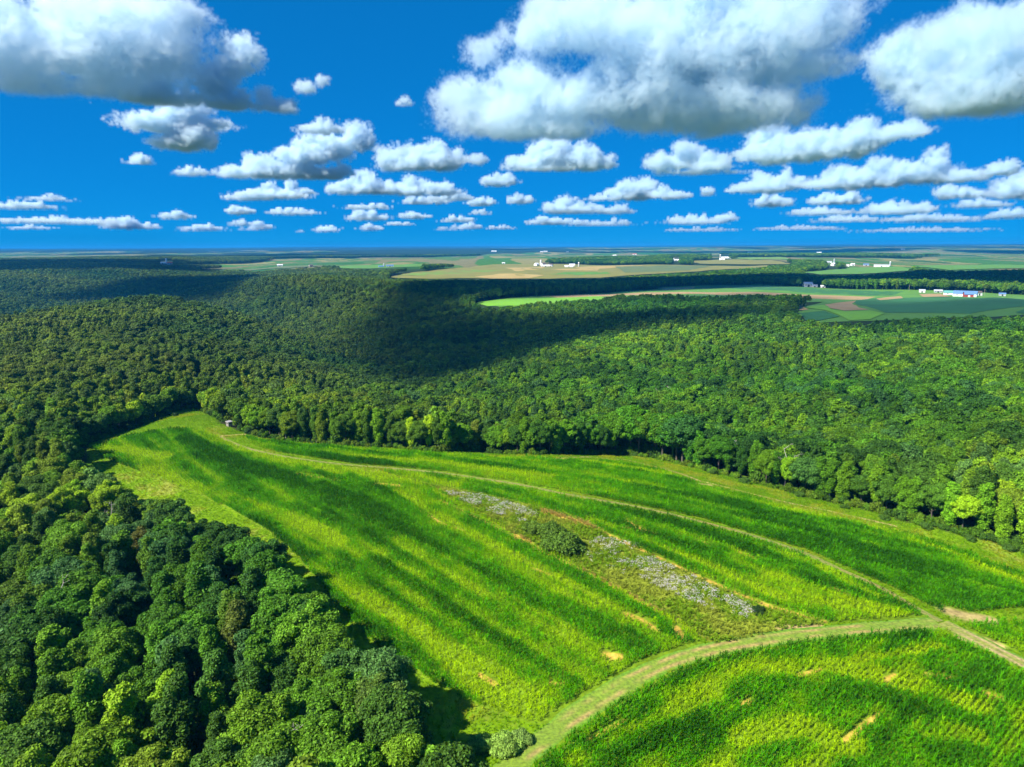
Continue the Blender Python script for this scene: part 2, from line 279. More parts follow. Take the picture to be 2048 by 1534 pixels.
def leaf_mat(name, trans=.3, spec=.12, sat=1.0):
    m, n, l = mat(name); o = n.new('ShaderNodeOutputMaterial'); b = n.new('ShaderNodeBsdfPrincipled'); t = n.new('ShaderNodeBsdfTranslucent'); ms = n.new('ShaderNodeMixShader')
    at = n.new('ShaderNodeAttribute'); at.attribute_type = 'INSTANCER'; at.attribute_name = 'tint'
    lv = n.new('ShaderNodeAttribute'); lv.attribute_name = 'leaf'
    mm = n.new('ShaderNodeMix'); mm.data_type = 'RGBA'; mm.blend_type = 'MULTIPLY'; mm.inputs[0].default_value = 1
    l.new(at.outputs['Color'], mm.inputs['A']); l.new(lv.outputs['Color'], mm.inputs['B'])
    l.new(mm.outputs['Result'], b.inputs['Base Color']); l.new(mm.outputs['Result'], t.inputs['Color'])
    b.inputs['Roughness'].default_value = .55; b.inputs['Specular IOR Level'].default_value = spec; ms.inputs[0].default_value = trans
    l.new(b.outputs[0], ms.inputs[1]); l.new(t.outputs[0], ms.inputs[2]); l.new(ms.outputs[0], o.inputs[0]); return m
M_GROUND = ground_mat(); M_LEAF = leaf_mat('foliage'); M_CORN = leaf_mat('crop_leaf', .3, .02)
M_BARK = plain('bark', (.10, .08, .06)); M_PALEBARK = plain('pale_bark', (.38, .34, .28)); M_DEAD = plain('dead_wood', (.36, .32, .28))

# ------------------------------------------------------------------ mesh helpers
def mesh(name, V, Fq, mats, midx=None, attr=None, smooth_=False):
    """V (n,3); Fq list of int arrays (m,3) or (m,4)"""
    me = bpy.data.meshes.new(name); V = np.asarray(V, np.float32)
    fl = [f for f in Fq if len(f)]
    loops = np.concatenate([f.ravel() for f in fl]).astype(np.int32); tot = np.concatenate([np.full(len(f), f.shape[1]) for f in fl]).astype(np.int32)
    start = np.concatenate([[0], np.cumsum(tot)[:-1]]).astype(np.int32)
    me.vertices.add(len(V)); me.vertices.foreach_set('co', V.ravel()); me.loops.add(len(loops)); me.loops.foreach_set('vertex_index', loops)
    me.polygons.add(len(tot)); me.polygons.foreach_set('loop_start', start); me.polygons.foreach_set('loop_total', tot)
    if midx is not None: me.polygons.foreach_set('material_index', np.asarray(midx, np.int32))
    for mm in mats: me.materials.append(mm)
    for k, v in (attr or {}).items():
        v = np.asarray(v, np.float32); a = me.attributes.new(k, 'FLOAT_COLOR', 'POINT')
        a.data.foreach_set('color', np.concatenate([v, np.ones((len(v), 1), np.float32)], 1).ravel())
    me.update(); me.validate()
    me.polygons.foreach_set('use_smooth', np.full(len(tot), bool(smooth_)))
    return me
def obj(name, me, parent=None, **props):
    o = bpy.data.objects.new(name, me); COL.objects.link(o)
    if parent: o.parent = parent
    for k, v in props.items(): o[k] = v
    return o
class Acc:
    def __init__(s): s.V = []; s.Q = []; s.T = []; s.n = 0
    def add(s, V, Q=None, T=None):
        if Q is not None and len(Q): s.Q.append(np.asarray(Q) + s.n)
        if T is not None and len(T): s.T.append(np.asarray(T) + s.n)
        s.V.append(np.asarray(V, float)); s.n += len(V)
    def tube(s, pts, rad, k=6):
        pts = np.asarray(pts, float); rings = []
        for i, p in enumerate(pts):
            t = pts[min(i + 1, len(pts) - 1)] - pts[max(i - 1, 0)]; t /= np.linalg.norm(t) + 1e-9
            a = np.cross(t, [0.3, .9, .2]); a /= np.linalg.norm(a) + 1e-9; b = np.cross(t, a)
            an = np.arange(k) * 2 * math.pi / k
            rings.append(p + rad[i] * (np.cos(an)[:, None] * a + np.sin(an)[:, None] * b))
        V = np.vstack(rings); Q = []
        for i in range(len(pts) - 1):
            for j in range(k): Q.append((i * k + j, i * k + (j + 1) % k, (i + 1) * k + (j + 1) % k, (i + 1) * k + j))
        s.add(V, Q); m = s.n
        s.add([pts[-1]], None, None); base = m - k
        s.T.append(np.array([(base + j, base + (j + 1) % k, m) for j in range(k)]))
    def box(s, lo, hi):
        x0, y0, z0 = lo; x1, y1, z1 = hi
        s.add([(x0, y0, z0), (x1, y0, z0), (x1, y1, z0), (x0, y1, z0), (x0, y0, z1), (x1, y0, z1), (x1, y1, z1), (x0, y1, z1)],
              [(0, 3, 2, 1), (4, 5, 6, 7), (0, 1, 5, 4), (1, 2, 6, 5), (2, 3, 7, 6), (3, 0, 4, 7)])
    def mesh(s, name, mats, **k):
        return mesh(name, np.vstack(s.V), [np.vstack(s.Q) if s.Q else np.zeros((0, 4), int), np.vstack(s.T) if s.T else np.zeros((0, 3), int)], mats, **k)
def ico(sub):
    import bmesh
    b = bmesh.new(); bmesh.ops.create_icosphere(b, subdivisions=sub, radius=1); b.verts.index_update()
    V = np.array([v.co[:] for v in b.verts]); Fc = np.array([[v.index for v in f.verts] for f in b.faces]); b.free(); return V, Fc
ICO1 = ico(1); ICO2 = ico(2)

# ------------------------------------------------------------------ ground sheet
def ground_cover():
    x = gx.ravel(); y = gy.ravel(); r = gR.ravel(); n = len(x)
    c = np.empty((n, 3)); c[:] = (.030, .034, .014)
    c *= (.8 + .5 * fbm(x, y, 30, 4))[:, None]
    near = (r < 460) & (np.abs(gT.ravel()) < 1.0)
    i = np.where(near)[0]; X = x[i]; Y = y[i]
    nz = fbm(X, Y, 9, 12, 4); n2 = fbm(X, Y, 2.2, 13, 3)
    inside = inpoly(X, Y, FIELD)
    grass = np.array((.12, .22, .004)) * (.75 + .5 * nz[:, None]); dry = np.array((.27, .23, .06))
    k = sstep(.5, .75, nz * .6 + n2 * .4)[:, None] * .55
    col = grass * (1 - k) + dry * k
    # soil and straw under the crop
    for P in (cropA, cropB, cropC, cropD, cropE):
        m = inpoly(X, Y, P)
        s = np.array((.12, .20, .008)) * (.7 + .6 * n2[:, None])
        col[m] = s[m]
    m = inpoly(X, Y, MEADOW); col[m] = (np.array((.19, .23, .02)) * (.6 + .8 * nz[:, None]))[m]
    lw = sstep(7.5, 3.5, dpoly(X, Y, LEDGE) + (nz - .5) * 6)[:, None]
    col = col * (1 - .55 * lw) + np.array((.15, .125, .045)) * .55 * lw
    b = stripe_mask(X, Y, BARE)[:, None]; col = col * (1 - b) + np.array((.40, .27, .045)) * b * (.7 + .6 * n2[:, None])
    b = stripe_mask(X, Y, DIRT, .9)[:, None] * .9; col = col * (1 - b) + np.array((.37, .27, .11)) * b * (.75 + .5 * n2[:, None])
    edge = sstep(-1.5, 1.5, np.where(inside, 1, -1) * dpoly(X, Y, FIELD, True) + (nz - .5) * 3)[:, None]
    c[i] = c[i] * (1 - edge) + col * edge
    # farmland beyond
    far = np.where((r > 800) & (np.abs(gT.ravel()) < 1.0))[0]; X = x[far]; Y = y[far]; R = r[far]
    fm = far_open(X, Y, R)
    cell = vnoise(X, Y * .35 + 40 * vnoise(X, Y, 400, 9), 210, 40)
    pal = np.array([(.035, .12, .022), (.07, .14, .035), (.16, .15, .065), (.05, .14, .025), (.20, .19, .07), (.04, .10, .03)])
    fc = pal[np.minimum((cell * 6.6).astype(int), 5)]
    fr = np.array((.022, .04, .014)) * (.6 + .8 * fbm(X, Y, 55, 15, 3)[:, None])
    c[far] = fr * (1 - fm[:, None]) + fc * fm[:, None]
    return c
def far_open(X, Y, R):
    """share of open farmland: none close by, broad patches on the far uplands, more of them to the right"""
    t = np.degrees(np.arctan2(X, Y))
    bias = .24 * sstep(-10, 10, t) - .15 - .25 * sstep(-14, -20, t) * sstep(5200, 3000, R)
    f = fbm(X, Y * .5, 1500, 60, 4) + bias * .55
    o = sstep(.545, .575, f) * sstep(2350, 2700, R) * sstep(16000, 9000, R)
    return o
cover = ground_cover()
na, nr = len(TH), len(RR)
idx = np.arange(nr * na).reshape(nr, na)
q = np.stack([idx[:-1, :-1], idx[:-1, 1:], idx[1:, 1:], idx[1:, :-1]], -1).reshape(-1, 4)
V = np.stack([gx, gy, gz], -1).reshape(-1, 3)
V = np.vstack([V, [[0, 0, gz[0].mean()]]]); ctr = len(V) - 1
cap = np.stack([np.full(na - 1, ctr), idx[0, 1:], idx[0, :-1]], -1)
ground = obj('ground', mesh('ground', V, [q[:, ::-1], cap[:, ::-1]], [M_GROUND], attr={'cover': np.vstack([cover, cover[:1]])}, smooth_=True), kind='structure')
print('ground', time.time() - T0, gz.min(), gz[:, np.abs(TH) < 1].max())

# field sheets on the upland, draped over the ground
from mathutils.geometry import delaunay_2d_cdt
def sheet(name, P, mat_, lift, res, jag=0.):
    P = np.asarray(P); L = []
    for i in range(len(P)):
        a, b = P[i], P[(i + 1) % len(P)]; k = max(1, int(np.linalg.norm(b - a) / res))
        for j in range(k): L.append(a + (b - a) * j / k)
    L = np.array(L)
    if jag: L += np.stack([fbm(L[:, 0], L[:, 1], res * 4, 7) - .5, fbm(L[:, 0], L[:, 1], res * 4, 8) - .5], 1) * jag
    lo = L.min(0); hi = L.max(0)
    X, Y = np.meshgrid(np.arange(lo[0], hi[0], res), np.arange(lo[1], hi[1], res)); s = inpoly(X.ravel(), Y.ravel(), L)
    pts = np.stack([X.ravel()[s], Y.ravel()[s]], 1)
    if len(pts): pts = pts[dpoly(pts[:, 0], pts[:, 1], L, True) > res * .4]
    al = np.vstack([L, pts]) if len(pts) else L
    vs_, _, fs, *_r = delaunay_2d_cdt([Vector(p) for p in al], [], [list(range(len(L)))], 1, 1e-4)
    xy = np.array([v[:] for v in vs_]); Z = H(xy[:, 0], xy[:, 1]) + lift
    tri = np.array([f for f in fs if len(f) == 3])
    if not len(tri): return None
    return obj(name, mesh(name, np.column_stack([xy, Z]), [tri], [mat_], smooth_=True), kind='structure')
FM = {k: plain('field_' + k, c, .9, .3, .02) for k, c in KCOL.items()}
for k, (kind, P) in enumerate(MIDG):
    D = np.linalg.norm(P.mean(0)); sheet('field', P, FM[kind], .25 + .06 * k, 18 if D < 1600 else 40, 4)

# tracks: strips laid over the ground
def track_mat(name, rut, mid):
    m, n, l = mat(name); o = n.new('ShaderNodeOutputMaterial'); b = n.new('ShaderNodeBsdfPrincipled'); at = n.new('ShaderNodeAttribute'); at.attribute_name = 'cover'
    ge = n.new('ShaderNodeNewGeometry'); nz = n.new('ShaderNodeTexNoise'); nz.inputs['Scale'].default_value = 1.6; nz.inputs['Detail'].default_value = 5
    mr = n.new('ShaderNodeMapRange'); mr.inputs['From Min'].default_value = .3; mr.inputs['From Max'].default_value = .7; mr.inputs['To Min'].default_value = .6; mr.inputs['To Max'].default_value = 1.35
    mm = n.new('ShaderNodeMix'); mm.data_type = 'RGBA'; mm.blend_type = 'MULTIPLY'; mm.inputs[0].default_value = 1
    l.new(ge.outputs['Position'], nz.inputs['Vector']); l.new(nz.outputs[0], mr.inputs[0]); l.new(at.outputs['Color'], mm.inputs['A']); l.new(mr.outputs[0], mm.inputs['B'])
    l.new(mm.outputs['Result'], b.inputs['Base Color']); b.inputs['Roughness'].default_value = .95; l.new(b.outputs[0], o.inputs[0]); return m
M_TRACK = track_mat('track', 0, 0)
def track(name, C, hw, lift, cols):
    seg = np.linalg.norm(np.diff(C, axis=0), axis=1); s = np.concatenate([[0], np.cumsum(seg)]); t = np.arange(0, s[-1], .5)
    P = np.stack([np.interp(t, s, C[:, 0]), np.interp(t, s, C[:, 1])], 1); d = np.gradient(P, axis=0); d /= np.linalg.norm(d, axis=1)[:, None]; nrm = np.stack([-d[:, 1], d[:, 0]], 1)
    a = np.linspace(-1, 1, 15); wv = hw * (1 + .5 * (fbm(t, t * 0, 6, 3) - .5))
    X = P[:, None] + nrm[:, None] * (a[None, :, None] * wv[:, None, None] + (.25 * (fbm(t[:, None] + 0 * a, 9 + 0 * t[:, None] + a * 3, 3, 6) - .5))[..., None])
    Z = H(X[..., 0], X[..., 1]) + lift * np.maximum(.3, 1 - a ** 4)[None]
    rutc, midc, edgec = [np.array(c) for c in cols]
    nn = fbm(X[..., 0], X[..., 1], 4, 17, 4); n3 = fbm(X[..., 0], X[..., 1], 14, 19, 3)
    rut = np.exp(-((np.abs(a) - .45) / .22) ** 2)[None] * sstep(.38, .62, nn * .6 + n3 * .4)
    ed = sstep(.6, 1., np.abs(a)[None] + (nn - .5) * .7)
    c = midc * (1 - rut[..., None]) + rutc * rut[..., None]; c = c * (1 - ed[..., None]) + edgec * ed[..., None]
    m, k = X.shape[:2]; ix = np.arange(m * k).reshape(m, k); q = np.stack([ix[:-1, :-1], ix[1:, :-1], ix[1:, 1:], ix[:-1, 1:]], -1).reshape(-1, 4)
    return obj(name, mesh(name, np.concatenate([X, Z[..., None]], -1).reshape(-1, 3), [q[:, ::-1]], [M_TRACK], attr={'cover': c.reshape(-1, 3)}, smooth_=True), kind='structure')
track('dirt_track', PATHS['farm'][0], 2.4, .10, [(.31, .22, .065), (.14, .22, .010), (.10, .23, .004)])
track('field_path', PATHS['contour'][0], .95, .07, [(.27, .16, .045), (.17, .19, .03), (.10, .22, .008)])
track('dirt_path', PATHS['branch'][0], 2.2, .08, [(.38, .27, .12), (.19, .22, .025), (.10, .23, .004)])

# ------------------------------------------------------------------ instanced stuff
def proto_collection(name, meshes):
    c = bpy.data.collections.new(name)
    for i, me in enumerate(meshes):
        o = bpy.data.objects.new('%s_%02d' % (name, i), me); c.objects.link(o)
    return c
def scatter(name, pts, rot, scl, tint, pick, coll, **props):
    me = bpy.data.meshes.new(name); N = len(pts); me.vertices.add(N); me.vertices.foreach_set('co', np.asarray(pts, np.float32).ravel())
    for k, ty, v in (('rotz', 'FLOAT', rot), ('pick', 'INT', pick)):
        a = me.attributes.new(k, ty, 'POINT'); a.data.foreach_set('value', np.asarray(v, np.int32 if ty == 'INT' else np.float32))
    a = me.attributes.new('size', 'FLOAT_VECTOR', 'POINT'); a.data.foreach_set('vector', np.asarray(scl, np.float32).ravel())
    a = me.attributes.new('tint', 'FLOAT_COLOR', 'POINT'); a.data.foreach_set('color', np.column_stack([tint, np.ones(N)]).astype(np.float32).ravel())
    o = obj(name, me, **props)
    ng = bpy.data.node_groups.new(name, 'GeometryNodeTree')
    ng.interface.new_socket('Geometry', in_out='INPUT', socket_type='NodeSocketGeometry'); ng.interface.new_socket('Geometry', in_out='OUTPUT', socket_type='NodeSocketGeometry')
    nn = ng.nodes.new; L = ng.links
    gi = nn('NodeGroupInput'); go = nn('NodeGroupOutput'); ip = nn('GeometryNodeInstanceOnPoints'); ci = nn('GeometryNodeCollectionInfo')
    ci.inputs['Collection'].default_value = coll; ci.inputs['Separate Children'].default_value = True; ci.inputs['Reset Children'].default_value = True
    ip.inputs['Pick Instance'].default_value = True
    def na(k, t):
        x = nn('GeometryNodeInputNamedAttribute'); x.data_type = t; x.inputs[0].default_value = k; return [s for s in x.outputs if s.name == 'Attribute' and s.enabled][0]
    cx = nn('ShaderNodeCombineXYZ'); L.new(na('rotz', 'FLOAT'), cx.inputs[2])
    L.new(gi.outputs[0], ip.inputs['Points']); L.new(ci.outputs[0], ip.inputs['Instance']); L.new(na('pick', 'INT'), ip.inputs['Instance Index'])
    L.new(cx.outputs[0], ip.inputs['Rotation']); L.new(na('size', 'FLOAT_VECTOR'), ip.inputs['Scale']); L.new(ip.outputs[0], go.inputs[0])
    o.modifiers.new('scatter', 'NODES').node_group = ng
    return o

# crops -------------------------------------------------------------
def blade_plant(seed, nb, h, spread, wid, droop):
    r = np.random.default_rng(seed); A = Acc(); leaf = []
    for i in range(nb):
        an = r.uniform(0, 2 * math.pi); b = np.array([math.cos(an), math.sin(an)]); s = np.array([-b[1], b[0]]) * wid * r.uniform(.7, 1.2)
        z0 = h * r.uniform(.1, .75); L = spread * r.uniform(.6, 1.1); o = r.uniform(-.12, .12, 2); rise = h * r.uniform(.15, .4)
        P = []
        for t, w in ((0, .5), (.45, 1), (1, .12)):
            c = o + b * L * t; z = z0 + rise * (1.9 * t) - droop * h * t * t
            P += [(c[0] - s[0] * w, c[1] - s[1] * w, z), (c[0] + s[0] * w, c[1] + s[1] * w, z + .02)]
        A.add(P, [(0, 1, 3, 2), (2, 3, 5, 4)]); leaf += [r.uniform(.75, 1.3)] * 6
    return A, np.repeat(np.array(leaf)[:, None], 3, 1)
def plant_mesh(name, m, *a):
    A, lf = blade_plant(*a); return A.mesh(name, [m], attr={'leaf': lf})
corn_protos = [plant_mesh('crop_plant', M_CORN, 100 + i, 18, 1.75, .50, .06, .35) for i in range(5)]
grass_protos = [plant_mesh('grass_tuft', M_CORN, 200 + i, 14, .42, .28, .03, .25) for i in range(4)]
weed_protos = [plant_mesh('weed_tuft', M_CORN, 220 + i, 16, .85, .45, .05, .25) for i in range(4)]
def rows(P, ang, sp, step, jit):
    P = np.asarray(P)[:, :2]; c, s = math.cos(ang), math.sin(ang); R = np.array([[c, s], [-s, c]]); Q = P @ R.T
    lo = Q.min(0); hi = Q.max(0)
    X, Y = np.meshgrid(np.arange(lo[0], hi[0], step), np.arange(lo[1], hi[1], sp)); p = np.stack([X.ravel(), Y.ravel()], 1)
    p = p + rng.uniform(-1, 1, p.shape) * (step * .4, jit); p = p @ R
    p = p[inpoly(p[:, 0], p[:, 1], P)]
    u, v, z = project(np.column_stack([p, H(p[:, 0], p[:, 1]) + 1]))
    return p[(u > -120) & (u < 2170) & (v > 700) & (v < 1700)]
def axis(p, q):
    d = np.diff(hitl([p, q])[:, :2], axis=0)[0]; return math.atan2(d[1], d[0])
CR = []
for P, ang in ((cropA, axis((560, 960), (1250, 1330))), (cropB, axis((900, 965), (1700, 1215))), (cropC, axis((700, 910), (1900, 1150))), (cropD, axis((1500, 1480), (1640, 1370))), (cropE, axis((1930, 1260), (2048, 1290)))):
    CR.append((rows(P, ang, .84 if P is cropD else 1.0, .46, .15), ang))
TRK = [(PATHS['farm'][0], 3.3), (PATHS['contour'][0], 1.05), (PATHS['branch'][0], 2.8)]
pt = []; tn = []; sz = []
for p, ang in CR:
    X, Y = p.T
    lime = stripe_mask(X, Y, LIME, .45); dark = stripe_mask(X, Y, DARK, .4)
    c, s = math.cos(ang), math.sin(ang); al = X * c + Y * s; ac = -X * s + Y * c
    n = .55 * fbm(al * .07, ac, 3.2, 51, 3) + .45 * fbm(al * .1, ac, 9, 55, 4); n += .3 * (fbm(X, Y, 4, 52, 3) - .5) + .12 * (fbm(X, Y, 16, 57, 2) - .5)
    v = np.clip((n - .5) * 2.3 + .44 + .55 * lime - .40 * dark, 0, 1.15)
    bare = np.maximum(stripe_mask(X, Y, BARE, .6), stripe_mask(X, Y, DIRT, .8))
    keep = rng.random(len(X)) > bare * 1.2
    keep &= rng.random(len(X)) > np.clip(v - .72, 0, 1) * .55
    for C, w in TRK: keep &= dpoly(X, Y, C) > w * (1 + .35 * (fbm(X, Y, 5, 53) - .5))
    v = v[keep]; X = X[keep]; Y = Y[keep]
    A0, A1, A2 = np.array((.026, .125, .002)), np.array((.072, .29, .0005)), np.array((.31, .48, .0005))
    t = v[:, None]; col = np.where(t < .45, A0 + (A1 - A0) * t / .45, A1 + (A2 - A1) * np.clip((t - .45) / .6, 0, 1))
    col = col * rng.uniform(.75, 1.25, (len(X), 1))
    pt.append(np.column_stack([X, Y, H(X, Y) - .05])); tn.append(col); sz.append((1.12 - .36 * np.clip(v, 0, 1)) * rng.uniform(.8, 1.2, len(X)))
pt = np.vstack(pt); tn = np.vstack(tn); sz = np.concatenate(sz); N = len(pt); print('crop', N, time.time() - T0)
scatter('crop', pt, rng.uniform(0, 6.28, N), np.column_stack([sz, sz, sz]), tn, rng.integers(0, 5, N), proto_collection('crop_plants', corn_protos), kind='stuff', label='green row crop in dark and lime stripes over the ridge field')

# grass of the verges, the knoll and the meadow strip
def fill(P, dens):
    P = np.asarray(P)[:, :2]; lo = P.min(0); hi = P.max(0); n = int(np.prod(hi - lo) * dens); p = rng.uniform(lo, hi, (n, 2)); p = p[inpoly(p[:, 0], p[:, 1], P)]
    u, v, z = project(np.column_stack([p, H(p[:, 0], p[:, 1])])); return p[(u > -60) & (u < 2110) & (v > 700) & (v < 1620)]
g = fill(FIELD, 2.6); keep = np.ones(len(g), bool)
for P in (cropA, cropB, cropC, cropD, cropE, MEADOW): keep &= ~inpoly(g[:, 0], g[:, 1], P)
for C, w in TRK: keep &= dpoly(g[:, 0], g[:, 1], C) > w * .62
keep &= rng.random(len(g)) > stripe_mask(g[:, 0], g[:, 1], DIRT) * .95
g = g[keep]; nz = fbm(g[:, 0], g[:, 1], 9, 12, 4); t = sstep(.45, .7, nz)[:, None]
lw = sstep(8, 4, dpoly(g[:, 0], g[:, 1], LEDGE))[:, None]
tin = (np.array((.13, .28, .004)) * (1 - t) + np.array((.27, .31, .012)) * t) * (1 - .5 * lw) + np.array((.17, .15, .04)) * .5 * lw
tin = tin * rng.uniform(.75, 1.25, (len(g), 1)); s = rng.uniform(.7, 1.3, len(g)) * (.7 + .5 * nz)
scatter('grass', np.column_stack([g, H(g[:, 0], g[:, 1]) - .02]), rng.uniform(0, 6.28, len(g)), np.column_stack([s, s, s]), tin, rng.integers(0, 4, len(g)), proto_collection('grass_tufts', grass_protos), kind='stuff', label='short bright grass on the knoll, field edges and track verges')
g = fill(MEADOW, 3.2); nz = fbm(g[:, 0], g[:, 1], 8, 70, 4); t = sstep(.42, .62, nz)[:, None]
tin = (np.array((.15, .27, .008)) * (1 - t) + np.array((.27, .32, .03)) * t) * rng.uniform(.7, 1.3, (len(g), 1)); s = rng.uniform(.7, 1.3, len(g))
b = stripe_mask(g[:, 0], g[:, 1], BARE, .4)[:, None]; tin = tin * (1 - b) + np.array((.36, .26, .06)) * b
scatter('meadow_grass', np.column_stack([g, H(g[:, 0], g[:, 1]) - .02]), rng.uniform(0, 6.28, len(g)), np.column_stack([s, s, s]), tin, rng.integers(0, 4, len(g)), proto_collection('weed_tufts', weed_protos), kind='stuff', label='rough olive grass in the unploughed strip between the crops')
# pale wildflowers
M_FLOWER = leaf_mat('petal', .2, .1)
def flower_mesh(seed):
    r = np.random.default_rng(seed); A = Acc(); lf = []
    for i in range(9):
        c = np.array([r.normal(0, .38), r.normal(0, .38), .85 + r.uniform(-.2, .2)])
        V_, F_ = ICO1; q = V_[:, :] * (.06, .06, .045) * r.uniform(.7, 1.3) + c; A.add(q, None, F_); lf += [r.uniform(.85, 1.15)] * len(q)
    return A.mesh('wildflower', [M_FLOWER], attr={'leaf': np.repeat(np.array(lf)[:, None], 3, 1)})
fz = [hitl(p)[:, :2] for p in ([(1145, 1112), (1200, 1078), (1260, 1090), (1340, 1135), (1430, 1180), (1510, 1222), (1500, 1245), (1420, 1225), (1300, 1170), (1200, 1135)], [(885, 985), (960, 992), (1050, 1018), (1075, 1035), (1040, 1050), (960, 1020)])]
g = np.vstack([fill(P, 2.8) for P in fz]); nz = fbm(g[:, 0], g[:, 1], 4.2, 81, 3); g = g[rng.random(len(g)) < sstep(.34, .66, nz) * .7]
N = len(g); s = rng.uniform(.8, 1.25, N); tin = np.array((.62, .57, .54)) * rng.uniform(.85, 1.15, (N, 1))
scatter('wildflowers', np.column_stack([g, H(g[:, 0], g[:, 1])]), rng.uniform(0, 6.28, N), np.column_stack([s, s, s]), tin, rng.integers(0, 4, N), proto_collection('wildflower_clumps', [flower_mesh(i) for i in range(4)]), kind='stuff', label='pale lilac wildflowers massed in the meadow strip')
print('grass', time.time() - T0)

# ------------------------------------------------------------------ trees
def leaves(r, C, R, n, size, up=.3, jit=.55):
    """leaf-sized quads over the union of the lobes (centres C, radii R (n,3))"""
    wgt = (R[:, 0] * R[:, 2]); wgt = wgt / wgt.sum(); out_p = []; out_n = []; lob = []
    need = n
    while need > 0:
        m = int(need * 2.2) + 50; k = r.choice(len(C), m, p=wgt); d = r.normal(size=(m, 3)); d /= np.linalg.norm(d, axis=1)[:, None]
        d[:, 2] = np.where((d[:, 2] < -.35) & (r.random(m) < .7), -d[:, 2], d[:, 2])
        p = C[k] + d * R[k] * r.uniform(.72, 1.2, (m, 1)); ok = np.ones(m, bool)
        for j in range(len(C)):
            ok &= (k == j) | ((((p - C[j]) / R[j]) ** 2).sum(1) > .72)
        p, d, k = p[ok][:need], d[ok][:need], k[ok][:need]; out_p.append(p); out_n.append(d); lob.append(k); need -= len(p)
    P = np.vstack(out_p); D = np.vstack(out_n); K = np.concatenate(lob)
    nrm = D + np.array([0, 0, up]) + r.normal(size=P.shape) * jit; nrm /= np.linalg.norm(nrm, axis=1)[:, None]
    a = np.cross(nrm, r.normal(size=P.shape)); a /= np.linalg.norm(a, axis=1)[:, None]; b = np.cross(nrm, a)
    s = size * r.uniform(.6, 1.35, (len(P), 1)) * .5
    V = np.stack([P - a * s, P - b * s * .62 + nrm * s * .12, P + a * s, P + b * s * .62 + nrm * s * .12], 1).reshape(-1, 3)
    lb = r.uniform(.86, 1.14, len(C))[K] * r.uniform(.5, 1.5, len(P))
    return V, np.arange(len(V)).reshape(-1, 4), np.repeat(lb, 4)
def seed_even(n): return n % 2 == 0
def crown_lobes(kind, r):
    C = []; R = []
    if kind == 'dome':
        h = r.uniform(12.8, 16.8); rx = r.uniform(4.1, 5.7); zc = h - rx * 1.02; nl = int(r.integers(62, 78)); lean = r.uniform(-.18, .18, 2) * rx
        for i in range(nl):
            z = (i + .5) / nl * 1.5 - .5; an = i * 2.399 + r.uniform(-.5, .5); q = math.sqrt(max(0, 1 - z * z)) if z > 0 else math.sqrt(1 - (z * .8) ** 2)
            f = r.uniform(.62, .9) * (1.18 if r.random() < .13 else 1) * (1 + .16 * math.sin(2 * an + nl) + .1 * math.sin(3 * an)); C.append((math.cos(an) * q * rx * f + lean[0] * z, math.sin(an) * q * rx * f + lean[1] * z, zc + z * rx * .95 * (f if z > 0 else 1.3)))
            s = rx * r.choice([r.uniform(.13, .2), r.uniform(.18, .31)]); R.append((s * 1.08, s * 1.08, s * r.uniform(.75, .95)))
        C.append((0, 0, zc)); R.append((rx * .7, rx * .7, rx * .78))
    elif kind == 'tall':
        h = r.uniform(15, 17.5); rx = r.uniform(2.5, 3.3); nl = int(r.integers(20, 27)); z0 = h * (.07 if seed_even(nl) else .2)
        for i in range(nl):
            t = (i + .5) / nl; an = i * 2.399 + r.uniform(-.6, .6); prof = math.sin(min(1, t * 1.25 + .12) * math.pi * .5) * (1 - max(0, t - .55) / .45 * .68)
            f = r.uniform(.35, .85) * prof; C.append((math.cos(an) * rx * f, math.sin(an) * rx * f, z0 + t * (h - z0 - .9))); s = rx * r.uniform(.34, .55) * (.6 + .4 * prof); R.append((s, s, s * 1.15))
        C.append((0, 0, z0 + (h - z0) * .5)); R.append((rx * .5, rx * .5, (h - z0) * .42))
    elif kind == 'bush':
        h = 3.; nl = 13
        for i in range(nl):
            an = i * 2.399; d = r.uniform(.2, 1) * 2.; C.append((math.cos(an) * d, math.sin(an) * d, r.uniform(.6, 1.9) * (1.25 - d / 4))); s = r.uniform(.6, 1.05); R.append((s, s, s * .85))
        C.append((0, 0, 1)); R.append((1.4, 1.4, 1.2))
    return np.array(C), np.array(R)
def crown_mesh(kind, seed, n, size, fill=.74):
    r = np.random.default_rng(seed); C, R = crown_lobes(kind, r); A = Acc(); V, Q, lb = leaves(r, C, R, n, size); A.add(V, Q); lf = [lb]
    Vi, Fi = ICO1
    for c, q in zip(C, R):
        v = Vi * q * fill + c; v = v + r.normal(size=v.shape) * .05; A.add(v, None, Fi); lf.append(np.full(len(v), .9))
    me = A.mesh(kind + '_crown', [M_LEAF], attr={'leaf': np.repeat(np.concatenate(lf)[:, None], 3, 1)}); me['top'] = float((C[:, 2] + R[:, 2]).max()); me['wide'] = float((np.hypot(C[:, 0], C[:, 1]) + R[:, 0]).max()); return me
def trunk_mesh(kind, seed, m, top):
    r = np.random.default_rng(seed); A = Acc(); hh = top * (.72 if kind == 'dome' else .9); b = .24 if kind == 'dome' else .17
    pts = [(0, 0, -.6)] + [(r.normal(0, .12) * t * 2, r.normal(0, .12) * t * 2, hh * t) for t in (.05, .2, .4, .6, .8, 1)]
    A.tube(pts, [b * 1.5, b * 1.1, b, b * .85, b * .6, b * .4, b * .15], 7)
    for i in range(7):
        t = r.uniform(.28, .75); p = np.array([0, 0, hh * t]); an = r.uniform(0, 6.28); L = (3.2 if kind == 'dome' else 1.6) * r.uniform(.6, 1); d = np.array([math.cos(an), math.sin(an), r.uniform(.5, 1.1)])
        A.tube([p, p + d * L * .5, p + d * L + (0, 0, .3)], [b * .42, b * .28, b * .08], 5)
    return A.mesh('trunk', [m], smooth_=True)
